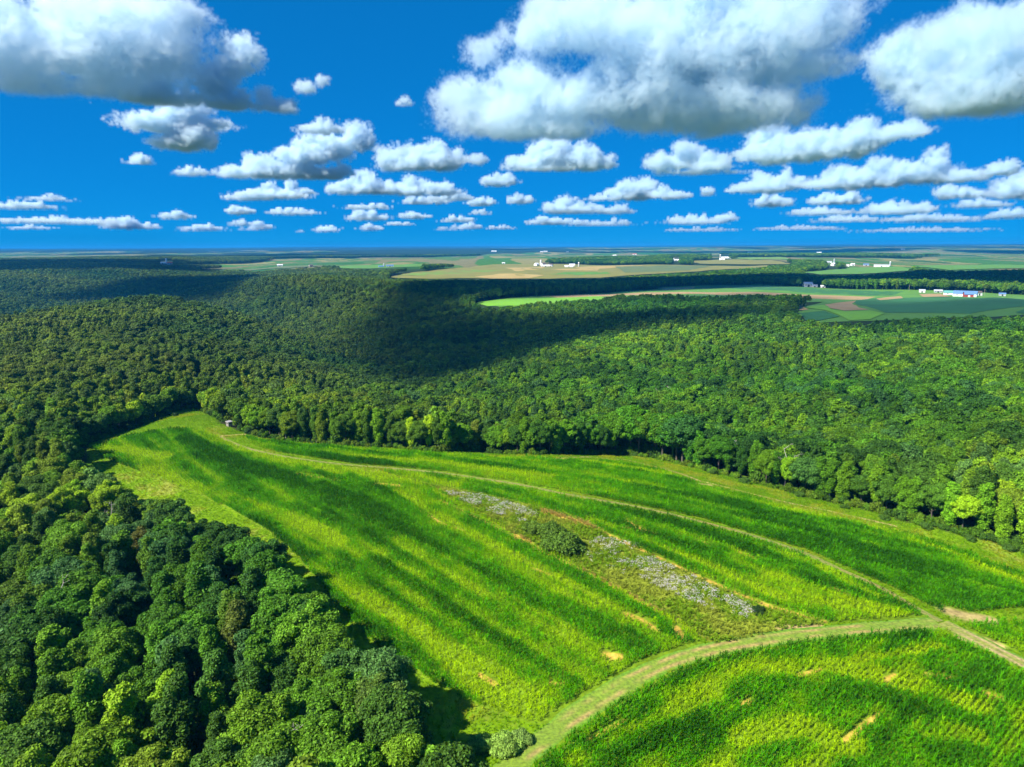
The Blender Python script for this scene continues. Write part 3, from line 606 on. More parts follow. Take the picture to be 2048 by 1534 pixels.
K0 = [('dome', 8)] * 1
CR0 = [('dome', crown_mesh('dome', 300 + i, 17000, .46)) for i in range(10)] + [('tall', crown_mesh('tall', 320 + i, 6500, .44)) for i in range(4)]
CR1 = [('dome', crown_mesh('dome', 300 + i, 4600, .78)) for i in range(10)] + [('tall', crown_mesh('tall', 320 + i, 1900, .75)) for i in range(4)]
TR = [trunk_mesh(k, 400 + i, M_BARK if k == 'dome' else M_PALEBARK, me['top']) for i, (k, me) in enumerate(CR0)]
def combined(kind, seed, n, size):                                # crown and trunk of one far-off tree in one mesh, for the forest mass
    r = np.random.default_rng(seed); C, R = crown_lobes(kind, r); A = Acc(); V, Q, lb = leaves(r, C, R, n, size); A.add(V, Q); lf = [lb]
    for c, q in zip(C, R):
        v = ICO1[0] * q * .84 + c; A.add(v, None, ICO1[1]); lf.append(np.full(len(v), .9))
    k0 = A.n; A.tube([(0, 0, -1), (0, 0, 5)], [.3, .2], 5); lf.append(np.full(A.n - k0, .8))
    return A.mesh('tree', [M_LEAF], attr={'leaf': np.repeat(np.concatenate(lf)[:, None], 3, 1)})
FP = [combined('dome', 300 + i, 4000, .8) for i in range(10)] + [combined('tall', 320 + i, 1900, .75) for i in range(4)]      # 0-13
FP += [combined('dome', 300 + i, 800, 1.25) for i in range(7)] + [combined('tall', 320 + i, 420, 1.2) for i in range(2)]       # 14-22
FP += [combined('dome', 300 + i, 150, 2.3) for i in range(5)]                                                                  # 23-27
print('crowns', time.time() - T0)

def open_mask(x, y):
    m = inpoly(x, y, FIELD)
    r = np.hypot(x, y)
    up_ = inpoly(x, y, MIDG[0][1])
    for P in WOODSTRIPS: up_ &= ~inpoly(x, y, P)
    m |= up_
    for k, P in MIDG[1:]: 
        if np.linalg.norm(P.mean(0)) > 1600: m |= inpoly(x, y, P)
    m |= (far_open(x, y, r) > .5) & (r > 2350)
    return m
def ring(r1, r2, sp, amax=43.):
    n = int(2 * math.radians(amax) / 2 * (r2 * r2 - r1 * r1) / (sp * sp * .87)); X = []
    lim = r2; gx_ = np.arange(-lim * math.sin(math.radians(amax)), lim * math.sin(math.radians(amax)), sp); gy_ = np.arange(0, r2, sp * .87)
    X, Y = np.meshgrid(gx_, gy_); X = X + (np.arange(len(gy_)) % 2)[:, None] * sp * .5
    X = X.ravel(); Y = Y.ravel(); X = X + rng.uniform(-.34, .34, len(X)) * sp; Y = Y + rng.uniform(-.34, .34, len(X)) * sp
    r = np.hypot(X, Y); t = np.abs(np.degrees(np.arctan2(X, Y))); k = (r > r1) & (r <= r2) & (t < amax); return X[k], Y[k]
tx = []; ty = []; tsc = []; tk = []; tflag = []                    # position, size, tall?, zone
def addt(x, y, s, tall, flag): 
    tx.append(x); ty.append(y); tsc.append(s); tk.append(tall); tflag.append(flag)
def along(P, sp, off, jit):
    seg = np.linalg.norm(np.diff(P, axis=0), axis=1); s = np.concatenate([[0], np.cumsum(seg)]); t = np.arange(0, s[-1], sp); t = t + rng.uniform(-.25, .25, len(t)) * sp
    q = np.stack([np.interp(t, s, P[:, 0]), np.interp(t, s, P[:, 1])], 1); d = np.gradient(q, axis=0); d /= np.linalg.norm(d, axis=1)[:, None] + 1e-9
    return q + np.stack([-d[:, 1], d[:, 0]], 1) * (off + rng.uniform(-jit, jit, len(q)))[:, None]
# outer trees of the near woods (left of the field) and the treeline behind the field
e1 = along(LEDGE, 6.6, 1.2, 1.0)
for p in e1: addt(p[0], p[1], rng.uniform(.84, 1.06), rng.random() < .12, 1)
e2 = along(RL, 4.8, 2.2, 1.0)
for p in e2:
    u, v, z = project([p[0], p[1], H(p[0], p[1]).item() + 8]); big = 1225 < u < 1375
    tall = rng.random() < (.85 if (540 < u < 800 or u > 1330) else .4)
    addt(p[0], p[1], (1.5 if big else .9 if u < 1400 else .86) * rng.uniform(.88, 1.12), bool(tall and not big), 2)
e3 = along(KNOLL_EDGE, 6.0, 2.5, 1.2)
for p in e3: addt(p[0], p[1], rng.uniform(.62, .9), False, 2)
for sp, r1, r2 in ((7.3, 40, 480), (8.2, 480, 1100), (10.2, 1100, 2000), (13, 2000, 3300), (19, 3300, 5600)):
    X, Y = ring(r1, r2, sp)
    k = ~open_mask(X, Y); X = X[k]; Y = Y[k]
    if r1 < 480:
        fd = dpoly(X, Y, FIELD, True); k = fd > 5.0; X = X[k]; Y = Y[k]
        ee = np.vstack([e1, e2, e3]); near = np.array([np.min((ee[:, 0] - a) ** 2 + (ee[:, 1] - b) ** 2) for a, b in zip(X, Y)]); k = near > 24; X = X[k]; Y = Y[k]
    n = len(X); s = (.72 + .46 * rng.beta(2.2, 1.8, n)) * {7.3: 1, 8.2: 1.08, 10.2: 1.1, 13: 1.3, 19: 1.7}[sp]
    t = rng.random(n) < sstep(.5, .62, fbm(X, Y, 60, 33, 3)) * .75
    for a in zip(X, Y, s, t): addt(*a, 0)
tx = np.array(tx); ty = np.array(ty); tsc = np.array(tsc); tk = np.array(tk); tflag = np.array(tflag); tz = H(tx, ty); tr = np.hypot(tx, ty)
hv = np.where(tk, 1.04, 1.) * 15.5 * tsc
hv = np.where(tr > 2000, np.minimum(hv, 18), hv)
# leave out what other trees and hills hide
o = np.argsort(tr); tb = ((np.degrees(np.arctan2(tx, ty)) + 45) / .12).astype(int); mxe = np.full(800, -9.); vis = np.zeros(len(tx), bool); hk = []
for f_ in (.2, .4, .6, .8, 1.): ku, kv, kz_ = project(np.column_stack([tx, ty, tz + hv * f_])); hk.append((np.nan_to_num(ku, nan=-1e4), np.nan_to_num(kv, nan=-1e4)))
FV = [(945, 606), (1000, 598), (1090, 591), (1200, 586), (1310, 578), (1330, 573), (1420, 570), (1520, 568), (1600, 573), (1700, 578), (1860, 580), (2048, 589), (2250, 595), (2250, 640), (2048, 629), (1990, 633), (1940, 630), (1860, 632), (1780, 638), (1700, 642), (1640, 644), (1600, 632), (1585, 620), (1650, 606), (1655, 592), (1600, 588), (1480, 588), (1400, 592), (1330, 586), (1230, 588), (1190, 597), (1100, 600), (1010, 612), (960, 613)]
clear = np.zeros(len(tx), bool)
for ku, kv in hk:
    clear |= inpoly(ku, kv, np.array(FV, float)) & (tr < 1420)
    for k_, P_ in MIDF[13:]: clear |= inpoly(ku, kv, np.array(P_, float)) & (tr > 1400)
    for u_, v_, w_ in ((333, 528, 20), (560, 533, 11), (622, 533.5, 8), (771, 535, 22), (1615, 574, 16), (1637, 575, 14), (1663, 531.5, 14), (1700, 533, 14), (1763, 533.5, 28), (1734, 531.5, 10), (1441, 520, 26), (1352, 521.5, 11)):
        clear |= (np.abs(ku - u_) < w_ * .75) & (kv > v_ - max(7, w_ * .4)) & (kv < v_ + 1.5) & (tr > 1000)
for i in o:
    if clear[i]: continue
    b = tb[i]; e = (tz[i] + hv[i] + 2.5 - CAMZ) / tr[i]
    if e > mxe[b]: vis[i] = True
    e2_ = (tz[i] + hv[i] * .55 - CAMZ) / tr[i]; hw = max(1, int(math.degrees(2.5 / tr[i]) / .12))
    mxe[max(0, b - hw):b + hw + 1] = np.maximum(mxe[max(0, b - hw):b + hw + 1], e2_)
vis |= (tr < 300) & ~clear
def sel(k): 
    global tx, ty, tsc, tk, tflag, tz, tr, hv
    tx, ty, tsc, tk, tflag, tz, tr, hv = [a[k] for a in (tx, ty, tsc, tk, tflag, tz, tr, hv)]
print('trees', len(tx), vis.sum()); sel(vis); N = len(tx)
# leaf colour of every tree
tt = fbm(tx, ty, 45, 61, 3); t2 = rng.random(N); th = np.degrees(np.arctan2(tx, ty))
base = np.array([(.045, .105, .010), (.075, .170, .008), (.096, .185, .008), (.105, .172, .010), (.15, .25, .008), (.064, .138, .026)])
kind = np.select([t2 < .24, t2 < .50, t2 < .71, t2 < .82, t2 < .89], [0, 1, 2, 3, 4], 5)
tint = base[kind]
right = sstep(-8, 10, th) * sstep(230, 330, tr)
tint = tint * (1 + (right)[:, None] * np.array((-.10, .08, -.05))) * (.66 + .68 * tt)[:, None]
olive = (sstep(-6, -16, th) * sstep(380, 520, tr))[:, None]; tint = tint * (1 - olive * .5) + np.array((.085, .125, .024)) * olive * .5
tint *= 1 + (fbm(tx, ty, 120, 66, 3) - .5)[:, None] * np.array((1.7, .9, .2)); tint *= rng.uniform(.8, 1.2, (N, 1)); tint *= (1.08 + .32 * sstep(330, 250, tr))[:, None]
tint[(tflag == 2)] *= np.array((1.25, 1.28, .9)); 
ndome, ntall = 10, 4
var = np.where(tk, ndome + rng.integers(0, ntall, N), rng.integers(0, ndome, N))
rot = rng.uniform(0, 6.28, N); szv = np.column_stack([tsc * rng.uniform(.9, 1.12, N), tsc * rng.uniform(.9, 1.12, N), tsc])
szv[tr > 2000, 2] = np.minimum(tsc, 1.15)[tr > 2000]
# the trees that show largest: painted front to back into a coarse picture
pu, pv, pz = project(np.column_stack([tx, ty, tz + hv * .66])); inb = np.isfinite(pu) & (pu > -60) & (pu < 2108) & (pv < 1600) & (tr < 700)
buf = np.zeros((384, 512), bool); seen = np.zeros(N)
yy, xx = np.mgrid[0:384, 0:512]
for i in np.argsort(tr):
    if not inb[i]: continue
    cu, cv = pu[i] / 4, pv[i] / 4; a = max(.7, 4.7 * tsc[i] * (.62 if tk[i] else 1) * F / pz[i] / 4); b_ = max(.7, hv[i] * .36 * F / pz[i] / 4)
    x0, x1, y0, y1 = int(max(0, cu - a)), int(min(511, cu + a)) + 1, int(max(0, cv - b_)), int(min(383, cv + b_)) + 1
    if x1 <= x0 or y1 <= y0: continue
    el = ((xx[y0:y1, x0:x1] - cu) / a) ** 2 + ((yy[y0:y1, x0:x1] - cv) / b_) ** 2 < 1; s = buf[y0:y1, x0:x1]; seen[i] = (el & ~s).sum(); s |= el
top = np.argsort(-seen)[:288]; solo = np.zeros(N, bool); solo[top] = seen[top] > 0
KINDW = {False: 'broadleaf', True: 'slender'}
def tone(c):
    r_, g_, b_ = c; q = r_ / g_
    if g_ > .24: return 'lime' if q > .5 else 'bright green'
    if q > .62: return 'olive'
    if q > .5: return 'yellow-green' if g_ > .15 else 'dull olive'
    if b_ / g_ > .28: return 'blue-green'
    return 'dark green' if g_ < .10 else 'mid green' if g_ < .15 else 'fresh green'
tree_labels = set()
def place_word(u, v):
    return '%d%% across, %d%% down the photo' % (round(min(max(u / 2048, 0), 1) * 100), round(min(max(v / 1534, 0), 1) * 100))
def solo_tree(x, y, z, s, rz, vi, c, label, group, lod, tm=None):
    k, _ = CR0[vi]; nm = 'broadleaf_tree' if k == 'dome' else 'slender_tree'
    o = bpy.data.objects.new(nm, None); COL.objects.link(o); o.empty_display_size = 1
    o.location = (x, y, z); o.rotation_euler = (0, 0, rz); o.scale = tuple(s); o['label'] = label; o['category'] = 'tree'; o['group'] = group
    cr = obj('crown', (CR0 if lod == 0 else CR1)[vi][1], o); cr['tint'] = [float(q) for q in c]
    obj('trunk', TR[vi] if tm is None else tm, o)
    return o
ZONES = {0: ('in the near woods', 'trees of the near left woods'), 1: ('on the shaded field edge of the near woods', 'trees on the woods edge by the field'),
         2: ('in the treeline behind the field', 'trees of the treeline behind the field'), 3: ('in the sunlit woods beyond the treeline', 'trees beyond the treeline'), 4: ('in the woods beyond the grassy knoll', 'trees beyond the knoll')}
SPECIAL = {}
def near_pick(u, v):
    d = np.hypot(pu - u, pv - v); d[~solo] = 1e9; return int(np.argmin(d))
i = near_pick(155, 1000); SPECIAL[i] = ('bright lime green broadleaf tree standing out amid dark woods left of the field', (.22, .40, .012))
for (u, v), c in (((180, 1110), (.17, .26, .02)), ((275, 1080), (.13, .14, .025)), ((780, 1380), (.10, .18, .022)), ((700, 1350), (.08, .19, .03)), ((560, 1500), (.13, .27, .012)), ((940, 850), (.18, .24, .02)), ((425, 815), (.15, .25, .015)), ((470, 1280), (.115, .16, .02)), ((230, 1200), (.07, .17, .04))):
    tint[near_pick(u, v)] = c
for i in np.where(solo)[0]:
    z_ = tflag[i] if tflag[i] else (0 if tr[i] < 285 and tx[i] < 0 and th[i] < -9 else 3 if th[i] > -9 else 4)
    w, g = ZONES[int(z_)]; c = tint[i]
    if i in SPECIAL: lab, c = SPECIAL[i]; 
    else:
        lab = '%s %s tree %s, %s' % (tone(c), KINDW[bool(tk[i])], w.replace('the shaded field edge of the near woods', 'the near woods edge').replace('the sunlit woods beyond the treeline', 'hill woods').replace('the woods beyond the grassy knoll', 'woods beyond the knoll').replace('the treeline behind the field', 'the far treeline'), place_word(pu[i], pv[i]))
        if lab in tree_labels: lab = lab.rsplit(', ', 1)[0] + ', %.1f%% across, %.1f%% down' % (pu[i] / 20.48, pv[i] / 15.34)
    tree_labels.add(lab)
    solo_tree(tx[i], ty[i], tz[i], szv[i], rot[i], int(var[i]), c, lab, g, 0 if tr[i] < 330 else 1)
k = ~solo
pick = np.where(tr < 650, var, np.where(tr < 1500, np.where(tk, 21 + var % 2, 14 + var % 7), 23 + var % 5))
scatter('forest', np.column_stack([tx, ty, tz])[k], rot[k], szv[k], tint[k], pick[k], proto_collection('forest_trees', FP), kind='stuff', label='dense broadleaf forest covering the hills and valleys around the field')
print('solo', solo.sum(), 'forest', k.sum(), time.time() - T0)

ug = np.vstack([along(RL, 2.4, 1.0, 1.0), along(RL, 3.0, 3.0, 1.2), along(KNOLL_EDGE, 3.0, 1.5, 1.2), along(LEDGE, 3.2, 1.5, 1.5)]); n = len(ug)
BUSHF = [crown_mesh('bush', 640 + i, 900, .5) for i in range(3)]
uc = base[rng.integers(0, 4, n)] * rng.uniform(.9, 1.5, (n, 1)); us = rng.uniform(.45, 1.0, n)
nu = 5200; uy = rng.uniform(60, 430, nu); uxx = rng.uniform(-330, 330, nu); k = ~open_mask(uxx, uy) & (dpoly(uxx, uy, FIELD, True) > 3.5) & (np.abs(np.degrees(np.arctan2(uxx, uy))) < 43); uxx = uxx[k]; uy = uy[k]
ug = np.vstack([ug, np.column_stack([uxx, uy])]); n2_ = len(uxx); uc = np.vstack([uc, base[rng.integers(0, 4, n2_)] * rng.uniform(.8, 1.2, (n2_, 1))]); us = np.concatenate([us, rng.uniform(1.2, 2.4, n2_)]); n = len(ug)
scatter('undergrowth', np.column_stack([ug, H(ug[:, 0], ug[:, 1]) - .1]), rng.uniform(0, 6.28, n), np.column_stack([us, us, us * rng.uniform(.8, 1.5, n)]), uc, rng.integers(0, 3, n), proto_collection('undergrowth_bushes', BUSHF), kind='stuff', label='leafy undergrowth along the feet of the woods around the field')
# bare and dead trees
def bare_tree(seed, h, spread, fork=5):
    r = np.random.default_rng(seed); A = Acc(); B = Acc()
    tr_ = [(0, 0, -.5), (r.normal(0, .15), r.normal(0, .15), h * .35), (r.normal(0, .3), r.normal(0, .3), h * .7), (r.normal(0, .5), r.normal(0, .5), h)]
    A.tube(tr_, [.24, .2, .13, .03], 7)
    def br(p, d, L, rad, lev):
        e = p + d * L; m = (p + e) / 2 + r.normal(0, .08, 3) * L; B.tube([p, m, e], [rad, rad * .75, rad * .35], 5)
        if lev:
            for q in range(3):
                dd = d + r.normal(0, .55, 3); dd[2] = abs(dd[2]) * .7 + .15; br(m + (e - m) * r.uniform(.1, 1), dd / np.linalg.norm(dd), L * r.uniform(.45, .7), rad * .5, lev - 1)
    for i in range(fork * 2):
        t = r.uniform(.3, .98); p = np.array([np.interp(t * h, [0, h * .35, h * .7, h], [q[j] for q in [(0, 0, 0)] + tr_[1:]]) for j in range(3)]); an = i * 2.4
        d = np.array([math.cos(an), math.sin(an), r.uniform(.35, 1.1)]); br(p, d / np.linalg.norm(d), spread * r.uniform(.6, 1.1) * (1.15 - .6 * t), .085, 2)
    return A.mesh('trunk', [M_DEAD], smooth_=True), B.mesh('branches', [M_DEAD])
DT = [bare_tree(500, 13, 4.2, 6), bare_tree(501, 15, 3.4, 6), bare_tree(502, 14, 2.6, 5)]
def dead(u, v, k, s, lab, tilt=0., onground=False):
    p = hit(u, v, 0 if onground else 13 * s)[0]
    if onground == 3: p[:2] = LEDGE[-3] - (4.5, 1.5); p[2] = H(p[0], p[1])
    if onground == 2: p[1] += 3.; p[0] += 1.5; p[2] = H(p[0], p[1])
    o = bpy.data.objects.new('dead_tree', None); COL.objects.link(o); o.location = (p[0], p[1], p[2]); o.scale = (s, s, s); o.rotation_euler = (0, tilt, 1.7 * k + u); o['label'] = lab; o['category'] = 'tree'; o['group'] = 'bare dead trees'
    obj('trunk', DT[k][0], o); obj('branches', DT[k][1], o)
dead(125, 1170, 0, 1.12, 'wide bare grey-brown dead tree amid the near left woods')
dead(70, 1195, 0, .95, 'pale bare tree beside the wide dead tree at the photo\'s left edge')
dead(583, 1475, 1, .98, 'slim bare white dead tree among green crowns near the photo\'s bottom edge')
dead(665, 1500, 2, .95, 'thin leafless tree just right of the white dead tree at the bottom')
dead(236, 926, 1, .9, 'grey leafless tree at the far corner of the woods by the field', 0, 3)
dead(890, 903, 2, .9, 'white leaning forked birch at the foot of the far treeline', .35, True)
dead(1568, 981, 0, 1.2, 'pale bare tree top rising from the right-hand treeline', 0, 2)
dead(1335, 778, 1, 1.05, 'tall leafless pale trunk on the wooded hill above the poplar clump')
dead(1312, 782, 2, 1., 'thinner leafless trunk beside the tall pale one on the wooded hill')
dead(1462, 951, 2, .95, 'pale dead snag at the treeline bend right of the field corner', .1, 2)
dead(1625, 750, 1, 1., 'lone grey snag high on the sunlit wooded hill')
dead(1945, 855, 0, .9, 'grey bare crown in the woods near the photo\'s right edge')

# shrubs
BUSH = [crown_mesh('bush', 600 + i, 3200, .30) for i in range(3)]
def stem_mesh(seed):
    r = np.random.default_rng(seed); A = Acc()
    for i in range(6):
        an = i * 1.05; A.tube([(0, 0, -.2), (math.cos(an) * .4, math.sin(an) * .4, .8), (math.cos(an) * 1.1, math.sin(an) * 1.1, 1.7)], [.06, .045, .02], 5)
    return A.mesh('stem', [M_BARK], smooth_=True)
STEM = stem_mesh(1)
def shrub(u, v, s, c, lab, k=0, sy=None, nm='shrub'):
    p = hit(u, v)[0]; o = bpy.data.objects.new(nm, None); COL.objects.link(o); o.location = tuple(p); o.scale = (s, s, sy or s); o.rotation_euler = (0, 0, u * 1.3); o['label'] = lab; o['category'] = 'shrub'; o['group'] = 'shrubs in and around the field'
    c_ = obj('crown', BUSH[k], o); c_['tint'] = list(c); obj('stem', STEM, o)
shrub(1128, 1098, 2.25, (.10, .19, .018), 'large dark round shrub beside the wildflowers in the meadow strip', 0, 1.75)
shrub(1068, 1068, 1.35, (.12, .21, .02), 'smaller shrub just left of the large dark meadow shrub', 1)
shrub(1103, 1076, 1.6, (.105, .20, .018), 'mid-sized shrub wedged behind the large dark meadow shrub', 2)
shrub(1516, 1226, .62, (.03, .07, .015), 'small dark bush at the lower end of the wildflower strip', 1)
shrub(351, 833, .75, (.04, .09, .015), 'lone small bush on the grassy knoll', 2)
shrub(1015, 1505, 1.1, (.25, .40, .06), 'pale grey-green shrub beside the dirt track at the bottom', 0, 1.0)
shrub(962, 1500, .9, (.20, .36, .05), 'pale shrub between the near woods and the pale trackside shrub', 1, .9)
shrub(1040, 1486, .8, (.23, .37, .07), 'small pale bush closest to the dirt track at the bottom', 2)
for k, (u, v) in enumerate([(1265, 922), (1345, 930), (1425, 957), (1490, 975), (1600, 1003), (1690, 1026), (1770, 1048), (1850, 1066), (1940, 1090), (2020, 1110), (560, 886), (655, 894), (1010, 912), (1130, 915)]):
    shrub(u, v - 9, rng.uniform(.55, .9), (.08, .17, .02), 'low bush under the far treeline, %s' % place_word(u, v - 8), k % 3)
for k, (u, v) in enumerate([(205, 876), (265, 860), (330, 832), (400, 818), (425, 832), (500, 868)]):
    shrub(u, v, rng.uniform(.9, 1.3), (.04, .10, .018), 'shrub fringing the grassy knoll, %s' % place_word(u, v - 10), k % 3)

# ------------------------------------------------------------------ buildings and small things
M_WHITE = plain('white_paint', (.78, .78, .76), .6, .06); M_GREY = plain('grey_metal', (.42, .45, .47), .45, .1); M_RED = plain('red_paint', (.33, .045, .035), .7, .15); M_BLUE = plain('blue_roof', (.10, .20, .40), .45, .08)
M_GREENR = plain('green_roof', (.10, .30, .26), .5, .08); M_DARK = plain('dark_opening', (.02, .02, .022), .5, .1); M_CONC = plain('concrete', (.5, .48, .43), .8, .12); M_BROWNR = plain('brown_roof', (.12, .09, .075), .8, .15); M_SILV = plain('silver_roof', (.62, .65, .68), .35, .06, 1., .3)
M_WOOD = plain('weathered_wood', (.30, .25, .22), .8, .2, 6); M_BEIGE = plain('beige_siding', (.46, .40, .33), .8, .1)
def put(nm, u, v, lab, cat, group, rz=None, gp=None):
    p = hit(u, v)[0] if gp is None else gp; o = bpy.data.objects.new(nm, None); COL.objects.link(o); o.location = tuple(p); o.rotation_euler = (0, 0, (-math.atan2(p[0], p[1])) + (rz or 0)); o['label'] = lab; o['category'] = cat
    if group: o['group'] = group
    return o, p
def barn(u, v, wpx, lab, wall=None, roof=None, rz=0., ratio=.45, hr=.28, nm='barn', cat='barn', group='farm buildings on the far ridges', gambrel=False, fixed=None):
    wall = wall or M_WHITE; roof = roof or M_SILV; o, p = put(nm, u, v, lab, cat, group, rz)
    L = wpx * np.linalg.norm(p - [0, 0, CAMZ]) / F; D = max(5., min(L * ratio, 16)); h = max(3.2, min(L * hr, 6.5)); ph = D * (.42 if gambrel else .3); x, y = L / 2, D / 2
    A = Acc(); A.box((-x, -y, -1.5), (x, y, h)); A.add([(-x, -y, h + .002), (-x, y, h + .002), (-x, 0, h + ph - .06), (x, -y, h + .002), (x, y, h + .002), (x, 0, h + ph - .06)], None, [(0, 2, 1), (3, 4, 5)])
    obj('wall', A.mesh('wall', [wall]), o)
    R = Acc(); e = .5; pr = [(-y - e, h - .15), (-y * .55, h + ph * .72), (0, h + ph), (y * .55, h + ph * .72), (y + e, h - .15)] if gambrel else [(-y - e, h - .25), (0, h + ph), (y + e, h - .25)]
    for a, b in zip(pr[:-1], pr[1:]):
        t = .16; R.add([(-x - e, a[0], a[1]), (x + e, a[0], a[1]), (x + e, b[0], b[1]), (-x - e, b[0], b[1]), (-x - e, a[0], a[1] + t), (x + e, a[0], a[1] + t), (x + e, b[0], b[1] + t), (-x - e, b[0], b[1] + t)], [(0, 3, 2, 1), (4, 5, 6, 7), (0, 1, 5, 4), (1, 2, 6, 5), (2, 3, 7, 6), (3, 0, 4, 7)])
    obj('roof', R.mesh('roof', [roof]), o)
    dr = Acc(); w = min(2.2, L * .12); dr.box((-w, -y - .06, 0), (w, -y - .004, h * .72)); obj('door', dr.mesh('door', [M_DARK if wall is not M_RED else M_WHITE]), o)
    if L > 12:
        for sx in (-.32, .32):
            wn = Acc(); wn.box((x * sx * 2 - 1, -y - .05, h * .45), (x * sx * 2 + 1, -y - .004, h * .72)); obj('window', wn.mesh('window', [M_DARK]), o)
    return o
def silo(u, v, hpx, lab, body=None, cap=None):
    body = body or M_CONC; o, p = put('silo', u, v, lab, 'silo', 'silos on the far farms'); h = hpx * np.linalg.norm(p - [0, 0, CAMZ]) / F; r = max(2.6, h * .15); A = Acc(); A.tube([(0, 0, -1), (0, 0, h * .5), (0, 0, h - r)], [r, r, r], 20)
    obj('body', A.mesh('body', [body], smooth_=False), o)
    B = Acc(); V_, F_ = ico(3); V_ = V_ * (r * 1.06, r * 1.06, r); V_[:, 2] = np.maximum(V_[:, 2], -.2); B.add(V_ + (0, 0, h - r), None, F_); obj('dome', B.mesh('dome', [cap or M_WHITE], smooth_=True), o)
# near farm on the upland at the right
barn(1909, 590, 32, 'long white barn with green roof behind the blue-roofed barn', M_WHITE, M_GREENR, .1, .35, .12)
barn(1930, 593, 33, 'long barn with bright blue metal roof by the dark crop field', M_WHITE, M_BLUE, -.12, .45, .15)
barn(1936, 594.5, 13, 'small red barn in front of the blue-roofed barn', M_RED, M_BLUE, .25, .8, .38, gambrel=True)
barn(1956, 591, 9, 'white house at the right end of the blue-roofed barn', M_WHITE, M_BROWNR, .6, .8, .55, 'house', 'house')
barn(1844, 585, 9, 'tiny white shed alone on the grass left of the blue-roofed farm', M_WHITE, M_SILV, 0, .6, .4, 'shed', 'shed')
barn(2004, 592, 9, 'little blue shed right of the blue-roofed farm', M_GREY, M_BLUE, .2, .6, .4, 'shed', 'shed')
barn(1876, 585, 12, 'low grey shed left of the green-roofed barn', M_GREY, M_SILV, .1, .5, .2, 'shed', 'shed')
barn(1615, 573.5, 15, 'tall pale grey-white barn alone before the dark forest band', M_WHITE, M_SILV, .35, .7, .4)
barn(1629, 574, 9, 'low white lean-to shed beside the lone pale barn', M_WHITE, M_SILV, .2, .6, .3, 'shed', 'shed')
barn(1646, 575, 8, 'small white trailer-like shed right of the lone pale barn', M_WHITE, M_WHITE, 0, .5, .3, 'shed', 'shed')
# two white farms on the golden field
silo(1081.5, 531, 11, 'white-domed silo rising above the left golden-field farm', M_WHITE)
barn(1073, 532, 8, 'rounded white barn left of the white-domed silo', M_WHITE, M_WHITE, .9, .9, .4, gambrel=True)
barn(1087, 531, 8, 'tall white barn tucked under the white-domed silo', M_WHITE, M_BROWNR, .5, .8, .45, gambrel=True)
barn(1091, 533.5, 18, 'long low white shed in front of the white-domed silo', M_WHITE, M_WHITE, .05, .3, .12, 'shed', 'shed')
barn(1101, 533, 9, 'white house with dark roof at the right of the domed-silo farm', M_WHITE, M_BROWNR, -.3, .8, .4, 'house', 'house')
silo(1157.5, 533.5, 9, 'slim pale silo standing apart right of the twin white barns', M_CONC)
barn(1144, 532.5, 11, 'upper white barn of the twin barns on the golden field', M_WHITE, M_WHITE, .1, .5, .3)
barn(1138, 534.5, 17, 'long low white barn below its twin on the golden field', M_WHITE, M_WHITE, -.05, .35, .13)
# more farmsteads, farther off
silo(1440.5, 517, 8, 'grey silo over the long white sheds near the horizon', M_CONC)
barn(1449, 516.5, 12, 'long white shed right of the grey horizon silo', M_WHITE, M_WHITE, 0, .3, .15, 'shed', 'shed')
barn(1444, 520.5, 10, 'white barn below the grey horizon silo', M_WHITE, M_WHITE, 0, .4, .2)
barn(1419, 516.5, 6, 'white house left of the grey horizon silo', M_WHITE, M_WHITE, .2, .7, .4, 'house', 'house')
barn(1458, 516.8, 7, 'short white shed at the right end of the horizon silo farm', M_WHITE, M_WHITE, 0, .5, .25, 'shed', 'shed')
barn(1352, 521.5, 10, 'low white barn with red foot between two dark tree clumps', M_WHITE, M_WHITE, 0, .4, .2); silo(1347.5, 521, 4.5, 'short white silo at the left end of the low white barn', M_WHITE)
barn(1668, 531.5, 9, 'white double-gabled barn in the dark fields left of centre-right farm', M_WHITE, M_WHITE, .8, .8, .4); silo(1668, 526.5, 8, 'dark slim silo above the double-gabled white barn', M_GREY, M_GREY)
barn(1658, 525.5, 9, 'low white shed above and left of the double-gabled barn', M_WHITE, M_SILV, 0, .4, .2, 'shed', 'shed')
barn(1694, 533, 7, 'small white shed in the trees right of the double-gabled barn', M_WHITE, M_WHITE, 0, .5, .3, 'shed', 'shed'); barn(1705, 531.5, 6, 'white house amid trees between the two dark-field farms', M_WHITE, M_WHITE, .4, .8, .5, 'house', 'house')
barn(1763, 533.5, 24, 'very long grey-white shed on the right dark-field farm', M_WHITE, M_SILV, .0, .25, .08); silo(1780, 531.5, 7.5, 'grey silo at the right end of the very long shed', M_GREY, M_WHITE); barn(1732, 531.5, 9, 'blue-grey shed at the left end of the very long shed', M_GREY, M_BLUE, .1, .5, .25, 'shed', 'shed')
silo(333, 527, 9, 'blue-grey silo of the white hilltop farm at far left', M_WHITE, M_SILV); barn(325, 528, 12, 'white barn left of the hilltop silo', M_WHITE, M_WHITE, .1, .35, .2); barn(342, 528.5, 13, 'white hilltop barn with red roof right of the silo', M_WHITE, M_RED, 0, .4, .18)
barn(560, 533, 10, 'solitary white shed on the olive field at the left skyline', M_WHITE, M_WHITE, 0, .4, .28, 'shed', 'shed'); barn(622, 533.5, 7, 'beige house in trees right of the solitary white shed', M_BEIGE, M_BROWNR, .3, .7, .4, 'house', 'house')
barn(780, 534.5, 14, 'blue-roofed grey barn at the left end of the golden fields', M_GREY, M_BLUE, 0, .4, .22); barn(762, 535, 10, 'low blue-grey shed left of the blue-roofed grey barn', M_GREY, M_BLUE, .1, .5, .2, 'shed', 'shed'); silo(768, 534, 7, 'dim grey silo between the two blue-roofed sheds', M_GREY, M_GREY)
